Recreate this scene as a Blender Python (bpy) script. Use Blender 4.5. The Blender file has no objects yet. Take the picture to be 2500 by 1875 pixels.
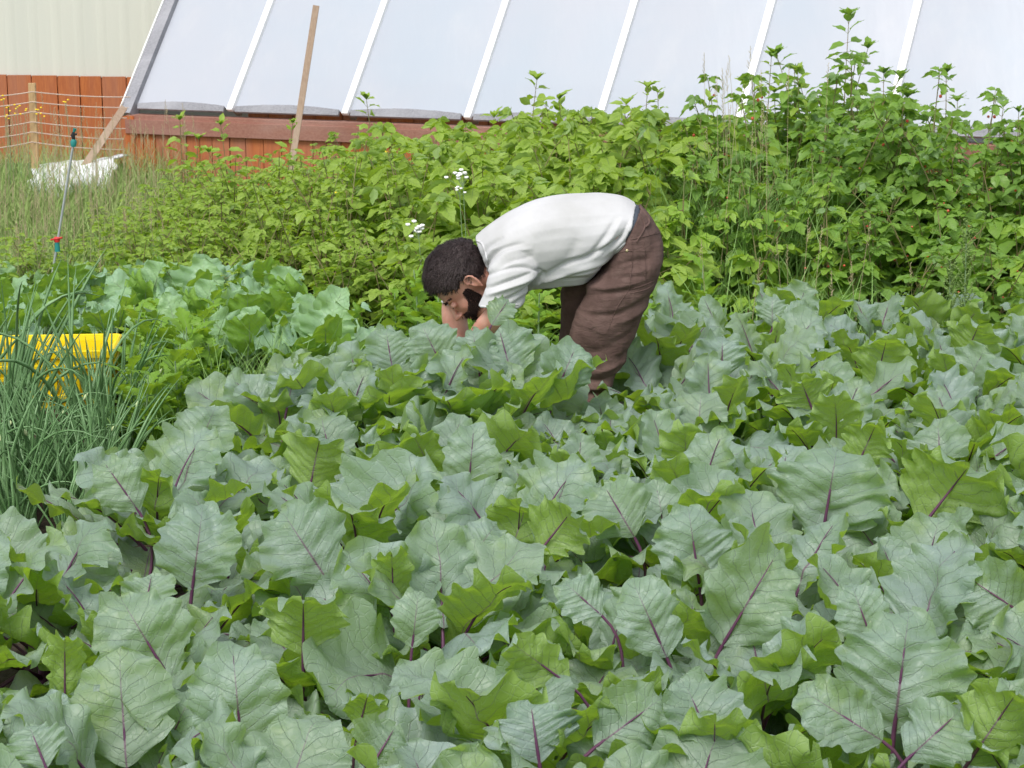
import bpy, math, random
import numpy as np
from mathutils import Vector, noise, Matrix
from mathutils.bvhtree import BVHTree
R_ = math.radians
# ------------------------------------------------------------------ scene, camera, light
S = bpy.context.scene
S.render.engine = 'CYCLES'
S.cycles.use_denoising = True
S.cycles.max_bounces = 8
S.cycles.diffuse_bounces = 4
S.cycles.transmission_bounces = 6
S.cycles.transparent_max_bounces = 8
S.view_settings.view_transform = 'Standard'
S.view_settings.look = 'None'
S.view_settings.gamma = 1
S.view_settings.exposure = 0.53
COL = S.collection
F_PX, PITCH, CAM_H = 5000.0, math.atan(1137 / 5000), 2.09
cd = bpy.data.cameras.new('camera'); cam = bpy.data.objects.new('camera', cd); COL.objects.link(cam)
cam.location = (0, 0, CAM_H); cam.rotation_euler = (math.pi / 2 - PITCH, 0, 0)
cd.sensor_width = 36; cd.lens = 36 * F_PX / 2500; cd.clip_end = 500
cd.dof.use_dof = True; cd.dof.focus_distance = 6.8; cd.dof.aperture_fstop = 16
S.camera = cam

SUN_EL, SUN_AZ = R_(58), R_(205)          # azimuth clockwise from +Y: high, behind the camera
W = bpy.data.worlds.new('World'); S.world = W; W.use_nodes = True
wn = W.node_tree.nodes; wl = W.node_tree.links; bg = wn['Background']
sky = wn.new('ShaderNodeTexSky'); sky.sky_type = 'NISHITA'; sky.sun_disc = False
sky.sun_elevation = SUN_EL; sky.sun_rotation = SUN_AZ; sky.dust_density = 2.0; sky.air_density = 1.0
hs = wn.new('ShaderNodeHueSaturation'); hs.inputs['Saturation'].default_value = 0.33
wl.new(sky.outputs[0], hs.inputs['Color']); wl.new(hs.outputs[0], bg.inputs['Color'])
bg.inputs['Strength'].default_value = 0.15
sd = bpy.data.lights.new('sun', 'SUN'); sun = bpy.data.objects.new('sun', sd); COL.objects.link(sun)
sd.energy = 1.8; sd.angle = R_(26); sd.color = (1.0, 0.965, 0.91)
sdir = Vector((math.sin(SUN_AZ) * math.cos(SUN_EL), math.cos(SUN_AZ) * math.cos(SUN_EL), math.sin(SUN_EL)))
sun.rotation_euler = sdir.to_track_quat('Z', 'Y').to_euler()

# ------------------------------------------------------------------ pinhole helpers (2500 px wide photo coordinates)
FW = np.array([0, math.cos(PITCH), -math.sin(PITCH)]); UP = np.array([0, math.sin(PITCH), math.cos(PITCH)])
EYE = np.array([0, 0, CAM_H])
def ray(x, y): return FW + (x - 1250) / F_PX * np.array([1., 0, 0]) + (937.5 - y) / F_PX * UP
def P(x, y, Y): d = ray(x, y); return EYE + d * Y / d[1]
def G(x, y, z=0.0): d = ray(x, y); return EYE + d * (z - CAM_H) / d[2]
def proj(q):
    q = np.asarray(q) - EYE; w = q @ FW
    return 1250 + F_PX * q[0] / w, 937.5 - F_PX * (q @ UP) / w

# ------------------------------------------------------------------ mesh helpers
class MB:
    def __init__(s): s.v = []; s.f = []; s.m = []; s.a = []; s.n = 0
    def add(s, verts, faces, mat=0, attr=None):
        verts = np.asarray(verts, dtype=np.float64).reshape(-1, 3)
        faces = np.asarray(faces, dtype=np.int64)
        s.v.append(verts); s.f.append(faces + s.n); s.m.append(np.full(len(faces), mat, dtype=np.int32))
        s.a.append(np.zeros((len(verts), 3)) if attr is None else np.asarray(attr, dtype=np.float64).reshape(-1, 3))
        s.n += len(verts)
    def build(s, name, mats, parent=None, smooth=True, link=True):
        me = bpy.data.meshes.new(name)
        v = np.concatenate(s.v).astype(np.float32)
        me.vertices.add(len(v)); me.vertices.foreach_set('co', v.ravel())
        tot = np.concatenate([np.full(len(f), f.shape[1], dtype=np.int32) for f in s.f])
        idx = np.concatenate([f.ravel() for f in s.f]).astype(np.int32)
        me.loops.add(len(idx)); me.loops.foreach_set('vertex_index', idx)
        me.polygons.add(len(tot))
        me.polygons.foreach_set('loop_start', np.concatenate([[0], np.cumsum(tot)[:-1]]).astype(np.int32))
        me.polygons.foreach_set('material_index', np.concatenate(s.m))
        me.polygons.foreach_set('use_smooth', np.full(len(tot), smooth, dtype=bool))
        me.update(calc_edges=True)
        at = me.attributes.new('luv', 'FLOAT_VECTOR', 'POINT')
        at.data.foreach_set('vector', np.concatenate(s.a).astype(np.float32).ravel())
        for m in (mats if isinstance(mats, (list, tuple)) else [mats]): me.materials.append(m)
        o = bpy.data.objects.new(name, me)
        if link: COL.objects.link(o)
        if parent: o.parent = parent
        return o
    def box(s, c, size, rot=None, mat=0):
        c = np.array(c, float); h = np.array(size, float) / 2
        v = np.array([[x, y, z] for x in (-1, 1) for y in (-1, 1) for z in (-1, 1)]) * h
        if rot is not None: v = v @ np.asarray(rot).T
        s.add(v + c, [[0, 1, 3, 2], [4, 6, 7, 5], [0, 4, 5, 1], [2, 3, 7, 6], [0, 2, 6, 4], [1, 5, 7, 3]], mat)
    def beam(s, p0, p1, w, t, up=(0, 0, 1), mat=0, bev=0.0):
        """rectangular bar from p0 to p1; w across, t along up"""
        p0 = np.array(p0, float); p1 = np.array(p1, float); d = p1 - p0; L = np.linalg.norm(d); d /= L
        b = np.cross(d, np.array(up, float)); b /= np.linalg.norm(b); n = np.cross(b, d)
        s.box((p0 + p1) / 2, (w, L, t), np.stack([b, d, n], 1), mat)
    def tube(s, pts, rad, k=6, mat=0, attr=None, cap=True):
        pts = np.asarray(pts, float); n = len(pts)
        rad = np.broadcast_to(np.asarray(rad, float), (n,))
        t = np.gradient(pts, axis=0); t /= np.linalg.norm(t, axis=1, keepdims=True) + 1e-9
        ref = np.array([0.31, 0.95, 0.1]) if abs(t[0] @ np.array([0.31, 0.95, 0.1])) < 0.9 else np.array([1., 0, 0])
        b = np.cross(t, ref); b /= np.linalg.norm(b, axis=1, keepdims=True) + 1e-9
        c = np.cross(t, b)
        an = np.linspace(0, 2 * math.pi, k, endpoint=False)
        v = pts[:, None] + rad[:, None, None] * (np.cos(an)[None, :, None] * b[:, None] + np.sin(an)[None, :, None] * c[:, None])
        i = np.arange(n - 1)[:, None] * k; j = np.arange(k)[None]; j2 = (j + 1) % k
        f = np.stack([i + j, i + j2, i + k + j2, i + k + j], -1).reshape(-1, 4)
        a = None
        if attr is not None:
            a = np.repeat(np.stack([np.zeros(n), np.linspace(0, 1, n), np.full(n, attr)], 1), k, 0)
        s.add(v.reshape(-1, 3), f, mat, a)
        if cap:
            s.add(v[-1], [list(range(k))], mat, None if attr is None else np.tile([0, 1, attr], (k, 1)))
            s.add(v[0][::-1], [list(range(k))], mat, None if attr is None else np.tile([0, 0, attr], (k, 1)))
def tag(o, label=None, cat=None, group=None, kind=None):
    if label: o['label'] = label
    if cat: o['category'] = cat
    if group: o['group'] = group
    if kind: o['kind'] = kind
    return o
def empty(name, loc=(0, 0, 0), rz=0.0):
    o = bpy.data.objects.new(name, None); COL.objects.link(o); o.location = loc; o.rotation_euler = (0, 0, rz)
    o.empty_display_size = 0.1
    return o
def copy_thing(root, loc, rz=0.0, sc=1.0, tilt=(0, 0)):
    c = root.copy(); COL.objects.link(c); c.location = loc; c.rotation_euler = (tilt[0], tilt[1], rz)
    c.scale = (sc, sc, sc) if not isinstance(sc, (tuple, list)) else sc
    for ch in root.children:
        d = ch.copy(); COL.objects.link(d); d.parent = c
    return c

# ------------------------------------------------------------------ materials
class NT:
    def __init__(s, name):
        s.m = bpy.data.materials.new(name); s.m.use_nodes = True; s.t = s.m.node_tree; s.N = s.t.nodes; s.L = s.t.links
        s.b = s.N['Principled BSDF']; s.out = s.N['Material Output']
    def node(s, t, **kw):
        n = s.N.new(t)
        for k, v in kw.items(): setattr(n, k, v)
        return n
    def put(s, sock, v):
        if hasattr(v, 'node'): s.L.new(v, sock)
        else: sock.default_value = v
    def math(s, op, a, b=0.0, c=0.0, clamp=False):
        n = s.node('ShaderNodeMath', operation=op, use_clamp=clamp)
        s.put(n.inputs[0], a); s.put(n.inputs[1], b)
        if op in ('MULTIPLY_ADD', 'WRAP', 'COMPARE'): s.put(n.inputs[2], c)
        return n.outputs[0]
    def mix(s, f, a, b):
        n = s.node('ShaderNodeMix', data_type='RGBA'); s.put(n.inputs[0], f)
        s.put(n.inputs[6], a if hasattr(a, 'node') else (*a, 1)[:4]); s.put(n.inputs[7], b if hasattr(b, 'node') else (*b, 1)[:4])
        return n.outputs[2]
    def sstep(s, x, lo, hi, a=0.0, b=1.0):
        n = s.node('ShaderNodeMapRange', interpolation_type='SMOOTHSTEP')
        for i, v in enumerate((x, lo, hi, a, b)): s.put(n.inputs[i], v)
        return n.outputs[0]
    def noise(s, scale, detail=3, vec=None, rough=0.55, dist=0.0):
        n = s.node('ShaderNodeTexNoise'); n.inputs['Scale'].default_value = scale; n.inputs['Detail'].default_value = detail
        n.inputs['Roughness'].default_value = rough; n.inputs['Distortion'].default_value = dist
        if vec is not None: s.L.new(vec, n.inputs['Vector'])
        return n.outputs['Fac']
    def objco(s, scale=(1, 1, 1), gen=False, rot=(0, 0, 0)):
        c = s.node('ShaderNodeTexCoord'); mp = s.node('ShaderNodeMapping'); mp.inputs['Scale'].default_value = scale
        mp.inputs['Rotation'].default_value = rot
        s.L.new(c.outputs['Object'], mp.inputs['Vector']); return mp.outputs[0]
    def bump(s, h, dist=0.01, strength=0.5, normal=None):
        n = s.node('ShaderNodeBump'); n.inputs['Distance'].default_value = dist; n.inputs['Strength'].default_value = strength
        s.L.new(h, n.inputs['Height'])
        if normal is not None: s.L.new(normal, n.inputs['Normal'])
        return n.outputs[0]
    def objrand(s): return s.node('ShaderNodeObjectInfo').outputs['Random']
    def fin(s, color, rough=0.6, normal=None, trans=None, tfac=0.0, spec=0.5, sheen=0.0, metal=0.0):
        s.put(s.b.inputs['Base Color'], color if hasattr(color, 'node') else (*color, 1)[:4])
        s.put(s.b.inputs['Roughness'], rough); s.b.inputs['Specular IOR Level'].default_value = spec
        s.b.inputs['Metallic'].default_value = metal
        if sheen: s.b.inputs['Sheen Weight'].default_value = sheen
        if normal is not None: s.L.new(normal, s.b.inputs['Normal'])
        if trans is not None:
            t = s.node('ShaderNodeBsdfTranslucent'); s.put(t.inputs['Color'], trans if hasattr(trans, 'node') else (*trans, 1)[:4])
            if normal is not None: s.L.new(normal, t.inputs['Normal'])
            mx = s.node('ShaderNodeMixShader'); s.put(mx.inputs[0], tfac)
            s.L.new(s.b.outputs[0], mx.inputs[1]); s.L.new(t.outputs[0], mx.inputs[2]); s.L.new(mx.outputs[0], s.out.inputs[0])
        return s.m

def simple(name, c1, c2=None, scale=8, rough=0.7, bump=0.0, bscale=40, stretch=(1, 1, 1), spec=0.4, metal=0.0):
    n = NT(name); co = n.objco(stretch)
    col = c1 if c2 is None else n.mix(n.sstep(n.noise(scale, 5, co), 0.3, 0.7), c1, c2)
    nm = n.bump(n.noise(bscale, 5, co), 0.01, bump) if bump else None
    return n.fin(col, rough, nm, spec=spec, metal=metal)

def leaf_mat(name, top_a, top_b, under, trans, vein, mid, nl=9.0, kk=1.7, tfac=0.3, rough=0.48, fine=True, midw=0.05, patch=None):
    n = NT(name)
    at = n.node('ShaderNodeAttribute', attribute_name='luv'); sp = n.node('ShaderNodeSeparateXYZ')
    n.L.new(at.outputs['Vector'], sp.inputs[0]); u, v, r = sp.outputs
    au = n.math('ABSOLUTE', u)
    back = n.node('ShaderNodeNewGeometry').outputs['Backfacing']
    co = n.objco()
    lw = n.math('MULTIPLY_ADD', n.noise(5, 2, co), 0.0, 0.0)
    # lateral veins leave the midrib and run forward to the margin
    q = n.math('SUBTRACT', n.math('MULTIPLY', v, nl), n.math('MULTIPLY', n.math('POWER', au, 0.8), kk))
    q = n.math('ADD', q, n.math('MULTIPLY', r, 7.3))
    q = n.math('ADD', q, n.math('MULTIPLY', n.math('SIGN', u), 0.27))
    q = n.math('ADD', q, n.math('MULTIPLY', n.noise(11, 2, co), 1.5))
    d = n.math('ABSOLUTE', n.math('SUBTRACT', n.math('FRACT', q), 0.5))
    vw = n.math('MULTIPLY_ADD', au, -0.04, 0.055)
    lat = n.sstep(d, 0.0, vw, 1.0, 0.0)
    mw = n.math('MULTIPLY_ADD', v, -midw * 0.8, midw)
    midm = n.sstep(au, n.math('MULTIPLY', mw, 0.5), mw, 1.0, 0.0)
    c = n.mix(n.sstep(n.noise(6, 4, co), 0.35, 0.65), top_a, top_b)
    c = n.mix(n.math('MULTIPLY', r, 0.55), c, tuple(x * y for x, y in zip(top_b, (1.12, 1.1, 0.72))))
    bloom = n.sstep(n.noise(23, 5, co), 0.45, 0.75)
    c = n.mix(n.math('MULTIPLY', bloom, 0.22), c, tuple(min(1, x * 1.35 + 0.03) for x in top_a))
    if patch:
        pm = n.sstep(n.noise(4.5, 5, co, .6, .5), .50, .68)
        c = n.mix(n.math('MULTIPLY', pm, .7), c, patch)
        sm = n.sstep(n.noise(90, 3, co), .70, .76)
        c = n.mix(n.math('MULTIPLY', sm, .5), c, (.5, .52, .4))
    cu = n.mix(n.noise(8, 3, co), under, tuple(x * 0.75 for x in under))
    c = n.mix(back, c, cu)
    nearmid = n.sstep(n.math('MULTIPLY_ADD', v, 0.5, au), 0.0, 0.55, 0.55, 0.0)
    vc = n.mix(nearmid, vein, mid)
    c = n.mix(n.math('MULTIPLY', lat, 0.38), c, vc)
    c = n.mix(n.math('MULTIPLY', midm, n.sstep(v, 0.35, 1.0, 0.95, 0.25)), c, mid)
    h = n.math('MULTIPLY', lat, -0.6)
    if fine:
        vo = n.node('ShaderNodeTexVoronoi', feature='DISTANCE_TO_EDGE'); vo.inputs['Scale'].default_value = 48
        n.L.new(co, vo.inputs['Vector'])
        ret = n.sstep(vo.outputs['Distance'], 0.0, 0.09, 1.0, 0.0)
        c = n.mix(n.math('MULTIPLY', ret, 0.16), c, vein)
        h = n.math('ADD', h, n.math('MULTIPLY', ret, -0.25))
        h = n.math('ADD', h, n.math('MULTIPLY', n.noise(55, 4, co), 0.55))
    nm = n.bump(h, 0.0035, 0.8)
    tc = n.mix(n.math('MULTIPLY', n.math('MAXIMUM', lat, midm), 0.6), trans, mid)
    ro = n.sstep(n.noise(30, 3, co), 0.3, 0.7, rough - 0.12, rough + 0.08)
    return n.fin(c, ro, nm, tc, tfac, spec=0.45)

M = {}
M['kale'] = leaf_mat('kale_leaf', (.285, .365, .355), (.205, .29, .235), (.255, .38, .11), (.46, .72, .04),
                     (.34, .43, .36), (.22, .13, .19), midw=.036, tfac=0.36, patch=(.21, .30, .10))
M['kale_far'] = leaf_mat('collard_leaf', (.30, .46, .36), (.26, .43, .22), (.22, .40, .06), (.42, .65, .04),
                         (.30, .42, .24), (.28, .36, .20), tfac=0.32)
M['stalk'] = simple('kale_stalk', (.085, .022, .07), (.13, .05, .10), 12, 0.45)
M['stalk_green'] = simple('collard_stalk', (.20, .30, .14), (.26, .36, .2), 12, 0.5)
M['rasp'] = leaf_mat('raspberry_leaf', (.31, .43, .085), (.25, .37, .06), (.28, .41, .13), (.48, .70, .03),
                     (.19, .31, .07), (.2, .3, .08), nl=7, kk=1.2, tfac=0.38, fine=False, midw=0.09, rough=0.55)
M['rasp_dark'] = leaf_mat('bramble_leaf', (.15, .28, .06), (.19, .33, .055), (.22, .35, .14), (.36, .60, .03),
                     (.15, .26, .07), (.2, .3, .08), nl=7, kk=1.2, tfac=0.35, fine=False, midw=0.09, rough=0.5)
M['rasp_pale'] = leaf_mat('shoot_leaf', (.30, .46, .08), (.26, .42, .065), (.28, .43, .12), (.48, .72, .05),
                     (.25, .38, .09), (.3, .3, .10), nl=7, kk=1.2, tfac=0.4, fine=False, midw=0.09, rough=0.55)
M['cane'] = simple('cane_bark', (.17, .20, .07), (.25, .17, .09), 20, 0.7)
M['onion'] = simple('onion_leaf', (.10, .215, .07), (.17, .30, .125), 9, 0.42, spec=0.5)
M['bud'] = simple('onion_bud', (.45, .55, .25), (.55, .6, .35), 30, 0.6)
M['weed'] = leaf_mat('weed_leaf', (.22, .38, .045), (.17, .33, .04), (.22, .36, .08), (.4, .62, .03),
                     (.25, .38, .09), (.28, .4, .12), nl=8, kk=1.2, tfac=0.38, fine=False, midw=0.07, rough=0.55)
M['grass'] = simple('grass_blade', (.20, .32, .075), (.31, .38, .13), 3, 0.7)
M['grassgreen'] = simple('fresh_grass_blade', (.16, .30, .06), (.22, .36, .10), 3, 0.6)
M['straw'] = simple('seed_head', (.42, .36, .20), (.5, .42, .26), 12, 0.85)
M['white'] = simple('petal_white', (.8, .8, .78), None, 5, 0.7)
M['yellow'] = simple('petal_yellow', (.85, .62, .02), None, 5, 0.6)
M['berry'] = simple('berry_red', (.5, .03, .02), (.65, .16, .08), 40, 0.35)

def plank_mat(name, ca, cb, cc, axis_scale, rough=0.8, bump=0.35):
    n = NT(name); co = n.objco(axis_scale)
    g = n.noise(14, 7, co, 0.65, 0.4); big = n.noise(0.55, 3, co)
    c = n.mix(n.sstep(g, 0.32, 0.68), ca, cb)
    c = n.mix(n.math('MULTIPLY', n.sstep(big, 0.4, 0.75), 0.6), c, cc)
    rnd = n.node('ShaderNodeAttribute', attribute_name='luv'); sp = n.node('ShaderNodeSeparateXYZ'); n.L.new(rnd.outputs['Vector'], sp.inputs[0])
    c = n.mix(n.math('MULTIPLY', sp.outputs[2], 0.55), c, cc)
    return n.fin(c, rough, n.bump(g, 0.004, bump), spec=0.25)
M['wood_red'] = plank_mat('stained_wood', (.50, .155, .045), (.38, .10, .03), (.36, .19, .14), (6, 6, .5))
M['wood_sill'] = plank_mat('faded_sill_wood', (.34, .17, .125), (.27, .12, .09), (.40, .27, .23), (.6, 6, 6))
M['wood_grey'] = plank_mat('weathered_grey_wood', (.32, .32, .345), (.21, .21, .23), (.40, .40, .43), (.8, 9, 9))
M['stake'] = plank_mat('stake_wood', (.42, .31, .23), (.33, .23, .165), (.48, .37, .28), (9, 9, .6))
M['stake_pale'] = plank_mat('pale_stake_wood', (.55, .38, .2), (.46, .3, .15), (.6, .45, .27), (9, 9, .6))

n = NT('greenhouse_film'); co = n.objco()
c = n.mix(n.sstep(n.noise(0.9, 4, co), 0.3, 0.7), (.57, .63, .715), (.62, .645, .715))  # whitish film; sky reflection put into its bluish base colour
c = n.mix(n.math('MULTIPLY', n.sstep(n.noise(3.2, 6, n.objco((1, 1, .35)), .65), .5, .75), .28), c, (.74, .75, .78))
nm = n.bump(n.noise(2.2, 3, n.objco((3, 1, .6))), 0.02, 0.25)
n.fin(c, 0.30, nm, (.62, .67, .76), 0.25, spec=0.5)
tr = n.node('ShaderNodeBsdfTransparent'); mx = n.node('ShaderNodeMixShader'); mx.inputs[0].default_value = 0.1
src = n.out.inputs[0].links[0].from_socket
n.L.new(src, mx.inputs[1]); n.L.new(tr.outputs[0], mx.inputs[2]); n.L.new(mx.outputs[0], n.out.inputs[0])
M['film'] = n.m
M['batten'] = simple('white_batten', (.88, .88, .87), (.82, .82, .82), 5, 0.5)
n = NT('cream_siding'); co = n.objco((1, 1, .12))
c = n.mix(n.sstep(n.noise(2.5, 4, co), 0.3, 0.7), (.64, .64, .565), (.60, .605, .54))
M['siding'] = n.fin(c, 0.55, n.bump(n.noise(9, 3, co), 0.01, 0.15), spec=0.3)
n = NT('soil'); co = n.objco()
c = n.mix(n.sstep(n.noise(7, 8, co, 0.7), 0.35, 0.7), (.035, .026, .018), (.075, .056, .038))
sp = n.node('ShaderNodeSeparateXYZ'); n.L.new(co, sp.inputs[0])
gm = n.sstep(n.math('ADD', sp.outputs[1], n.math('MULTIPLY', n.noise(1.3, 4, co), 2.0)), 10.6, 11.6)
c = n.mix(gm, c, n.mix(n.noise(4, 6, co), (.06, .10, .03), (.14, .17, .06)))
M['soil'] = n.fin(c, 0.95, n.bump(n.noise(26, 8, co), 0.03, 0.8), spec=0.2)
n = NT('crate_plastic'); co = n.objco()
c = n.mix(n.noise(6, 4, co), (.95, .76, .012), (.92, .66, .01))
M['crate'] = n.fin(c, 0.33, None, (.9, .62, .02), 0.15)
M['cloth'] = simple('white_sheet', (.8, .8, .8), (.72, .73, .76), 4, 0.6)
M['twine'] = simple('twine', (.62, .5, .42), None, 5, 0.9)
M['metal'] = simple('galvanised', (.42, .45, .47), (.5, .52, .54), 15, 0.4, metal=0.5)
M['teal'] = simple('teal_plastic', (.02, .22, .2), None, 5, 0.4)
M['black'] = simple('black_plastic', (.015, .015, .017), None, 5, 0.5)
M['redplastic'] = simple('red_plastic', (.6, .03, .03), None, 5, 0.4)

# ------------------------------------------------------------------ ground
rng = np.random.default_rng(7)
g = MB(); NX = 120; xs = np.linspace(-60, 60, NX); ys = np.concatenate([np.linspace(-20, 2, 12), np.linspace(2.2, 20, 110), np.linspace(22, 140, 20)])
xs = np.concatenate([np.linspace(-60, -6, 12), np.linspace(-5.8, 5.8, 100), np.linspace(6.2, 60, 12)])
gx, gy = np.meshgrid(xs, ys, indexing='ij')
gz = np.array([[0.035 * noise.noise(Vector((x * 2.3, y * 2.3, 0))) + 0.02 * noise.noise(Vector((x * 9, y * 9, 3))) for y in ys] for x in xs])
ii = np.arange(len(xs) - 1)[:, None] * len(ys) + np.arange(len(ys) - 1)[None]
g.add(np.stack([gx, gy, gz], -1).reshape(-1, 3), np.stack([ii, ii + len(ys), ii + len(ys) + 1, ii + 1], -1).reshape(-1, 4))
tag(g.build('ground', M['soil']), 'dark garden soil under the kale rows', kind='structure')

# ------------------------------------------------------------------ greenhouse (slanted film front on a low red wooden wall)
GA, GW, GTH, GSL = 0.476, 1.049, 0.926, 0.0143
g0 = np.array([-2.174, 16.0, 0.648]); gu = np.array([math.cos(GA), -math.sin(GA), GSL]); gn = np.array([math.sin(GA), math.cos(GA), 0.0])
gd = math.cos(GTH) * gn + math.sin(GTH) * np.array([0, 0, 1.0]); gout = np.cross(gu, gd); gout /= np.linalg.norm(gout)   # outward (towards the viewer, up)
if gout[1] > 0: gout = -gout
def gp(i, t, o=0.0): return g0 + gu * GW * i + gd * t + gout * o
I0, I1, TL = -0.90, 8.2, 3.1
gh = empty('greenhouse', tuple(gp(I0, 0) * [1, 1, 0]))
tag(gh, 'lean-to greenhouse with slanted film front tinted pale blue for reflected sky, white battens and red plank knee wall', 'greenhouse')
def part(mb, name, mat, root, smooth=False):
    o = mb.build(name, mat, None, smooth); o.parent = root
    o.matrix_parent_inverse = Matrix.Translation(root.location).inverted() if root.rotation_euler[2] == 0 else root.matrix_basis.inverted()
    return o
b = MB()      # film, a slightly billowing sheet per bay
nb = 9; edges = [I0] + list(range(0, 9)); edges[-1] = I1
for a0, a1 in zip([I0] + list(range(0, 8)), list(range(0, 9))):
    ku, kt = 14, 20
    U, T = np.meshgrid(np.linspace(0, 1, ku), np.linspace(0, 1, kt), indexing='ij')
    v = np.array([gp(a0 + (a1 - a0) * uu, TL * tt, 0.004 + 0.022 * math.sin(math.pi * uu) * math.sin(math.pi * min(1, tt * 1.02)) ** .5) for uu, tt in zip(U.ravel(), T.ravel())])
    i = np.arange(ku - 1)[:, None] * kt + np.arange(kt - 1)[None]
    b.add(v, np.stack([i, i + kt, i + kt + 1, i + 1], -1).reshape(-1, 4))
part(b, 'film_front', M['film'], gh, True)
for i in range(0, 9):
    b = MB(); b.beam(gp(i, -0.03, 0.02), gp(i, TL, 0.02), 0.052, 0.03, gout)
    part(b, 'batten', M['batten'], gh)
    b = MB(); b.beam(gp(i, 0, -0.06), gp(i, TL, -0.06), 0.045, 0.10, gout)
    part(b, 'rafter', M['stake'], gh)
b = MB(); b.beam(gp(I0 - .02, -0.10, 0.0), gp(I0 - .02, TL, 0.0), 0.10, 0.10, gout); part(b, 'end_board', M['wood_grey'], gh)
b = MB(); b.beam(gp(I0 - .075, -0.06, 0.055), gp(I0 - .075, TL, 0.055), 0.012, 0.012, gout); part(b, 'edge_trim', M['batten'], gh)
# grey clamp boards along the foot of the film, bowed
rr = random.Random(3)
for i in range(-1, 8):
    a0 = (I0 + .06) if i < 0 else i + .05; a1 = (i + 1) - .05
    b = MB(); kk = 9
    for s_ in range(kk - 1):
        f0, f1 = s_ / (kk - 1), (s_ + 1) / (kk - 1)
        w0 = 0.04 + 0.026 * math.sin(math.pi * f0) + .003 * rr.random(); w1 = 0.04 + 0.026 * math.sin(math.pi * f1)
        A, B = gp(a0 + (a1 - a0) * f0, -0.045, 0.03), gp(a0 + (a1 - a0) * f1, -0.045, 0.03)
        A2, B2 = gp(a0 + (a1 - a0) * f0, -0.045 + w0, 0.03 + .012), gp(a0 + (a1 - a0) * f1, -0.045 + w1, 0.03 + .012)
        dd = gout * -0.02
        b.add([A, B, B2, A2, A + dd, B + dd, B2 + dd, A2 + dd], [[0, 1, 2, 3], [7, 6, 5, 4], [0, 4, 5, 1], [3, 2, 6, 7], [1, 5, 6, 2], [0, 3, 7, 4]])
    part(b, 'clamp_board', M['wood_grey'], gh)
# sill
b = MB(); b.beam(gp(I0, 0) + [0, 0, -0.085] - gn * 0.03, gp(I1, 0) + [0, 0, -0.085] - gn * 0.03, 0.16, 0.035, (0, 0, 1))
b.beam(gp(I0, 0) + [0, 0, -0.155] - gn * 0.118, gp(I1, 0) + [0, 0, -0.155] - gn * 0.118, 0.025, 0.11, (0, 0, 1)); part(b, 'sill', M['wood_sill'], gh)
# knee wall planks
b = MB(); x = I0 + 0.02
while x < I1:
    w = rr.uniform(.11, .16); c0 = gp(x, 0) - gn * (0.085 + rr.uniform(0, .006))
    q = c0 + gu * (w * GW) * 0.5; n0 = b.n
    b.box((q[0], q[1], (q[2] - .20) / 2 - .06), (w * GW - 0.008, 0.022, q[2] - .20 + .12), np.stack([gu / np.linalg.norm(gu), gn, [0, 0, 1]], 1))
    b.a[-1][:, 2] = rr.choice([0, 0, .15, .3, .6, 1.0]); x += w
part(b, 'knee_wall', M['wood_red'], gh)
# corner post, end wall, back wall and roof so it stands as a building
b = MB(); q = gp(I0 + .03, 0) - gn * .10; b.box((q[0], q[1], .25), (.09, .04, .62), np.stack([gu / np.linalg.norm(gu), gn, [0, 0, 1]], 1)); part(b, 'corner_post', M['wood_red'], gh)
topL, topR = gp(I0, TL), gp(I1, TL); dep = gn * 2.4
b = MB(); L0 = gp(I0, 0, -.02); L0[2] = -.1; Lb = topL + dep; Lb0 = Lb.copy(); Lb0[2] = -.1; Ls = gp(I0, -.05, -.03)
b.add([L0, Ls, topL - gout * .03, Lb, Lb0], [[0, 1, 2, 3, 4]]); part(b, 'end_wall', M['siding'], gh); b = MB()
R0 = gp(I1, 0, -.02); R0[2] = -.1; Rb = topR + dep; Rb0 = Rb.copy(); Rb0[2] = -.1; Rs = gp(I1, -.05, -.03)
b.add([R0, Rs, topR, Rb, Rb0], [[4, 3, 2, 1, 0]]); part(b, 'end_wall', M['siding'], gh)
b = MB(); b.add([Lb0, Lb, Rb, Rb0], [[0, 1, 2, 3]]); b.add([topL, topR, Rb, Lb], [[0, 1, 2, 3]]); part(b, 'back_wall', M['batten'], gh)

# cream building behind, with stained board skirt
bw = empty('building', (-5.5, 18.2, 0)); tag(bw, 'building with cream ribbed siding above an orange stained board skirt', 'building')
ZT = float(P(100, 184, 18.0)[2]); a_s = 0.035
def bp(x, z, o=0.0): return np.array([x, 18.0 + (x + 4) * -0.06 - o, z])
b = MB(); x = -9.0
prof = []
while x < 3:
    prof += [(x, 0), (x + .03, .003), (x + .06, .003), (x + .09, 0), (x + .19, 0)]; x += .2
V = []; 
for px_, o in prof: V += [bp(px_, ZT - .01 - (px_ + 4) * .012, o), bp(px_, 4.2, o)]
k = len(prof); b.add(V, [[2 * i, 2 * i + 2, 2 * i + 3, 2 * i + 1] for i in range(k - 1)]); part(b, 'siding', M['siding'], bw)
b = MB(); x = -9.0
while x < 1.0:
    w = rr.uniform(.19, .24); zt = ZT - (x + 4) * .012; q = bp(x + w / 2, (zt - .1) / 2, .045)
    b.box(q, (w - .012, .02, zt + .1)); b.a[-1][:, 2] = rr.choice([0, 0, 0, .2, .35]); x += w
part(b, 'board_skirt', M['wood_red'], bw)
b = MB(); b.add([bp(-9, -.1, -.02), bp(3, -.1, -.02), bp(3, 4.2, -.02), bp(-9, 4.2, -.02)], [[0, 1, 2, 3]])
b.add([bp(-9, 4.2, 0), bp(3, 4.2, 0), bp(3, 4.6, -5), bp(-9, 4.6, -5)], [[0, 1, 2, 3]])
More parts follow.
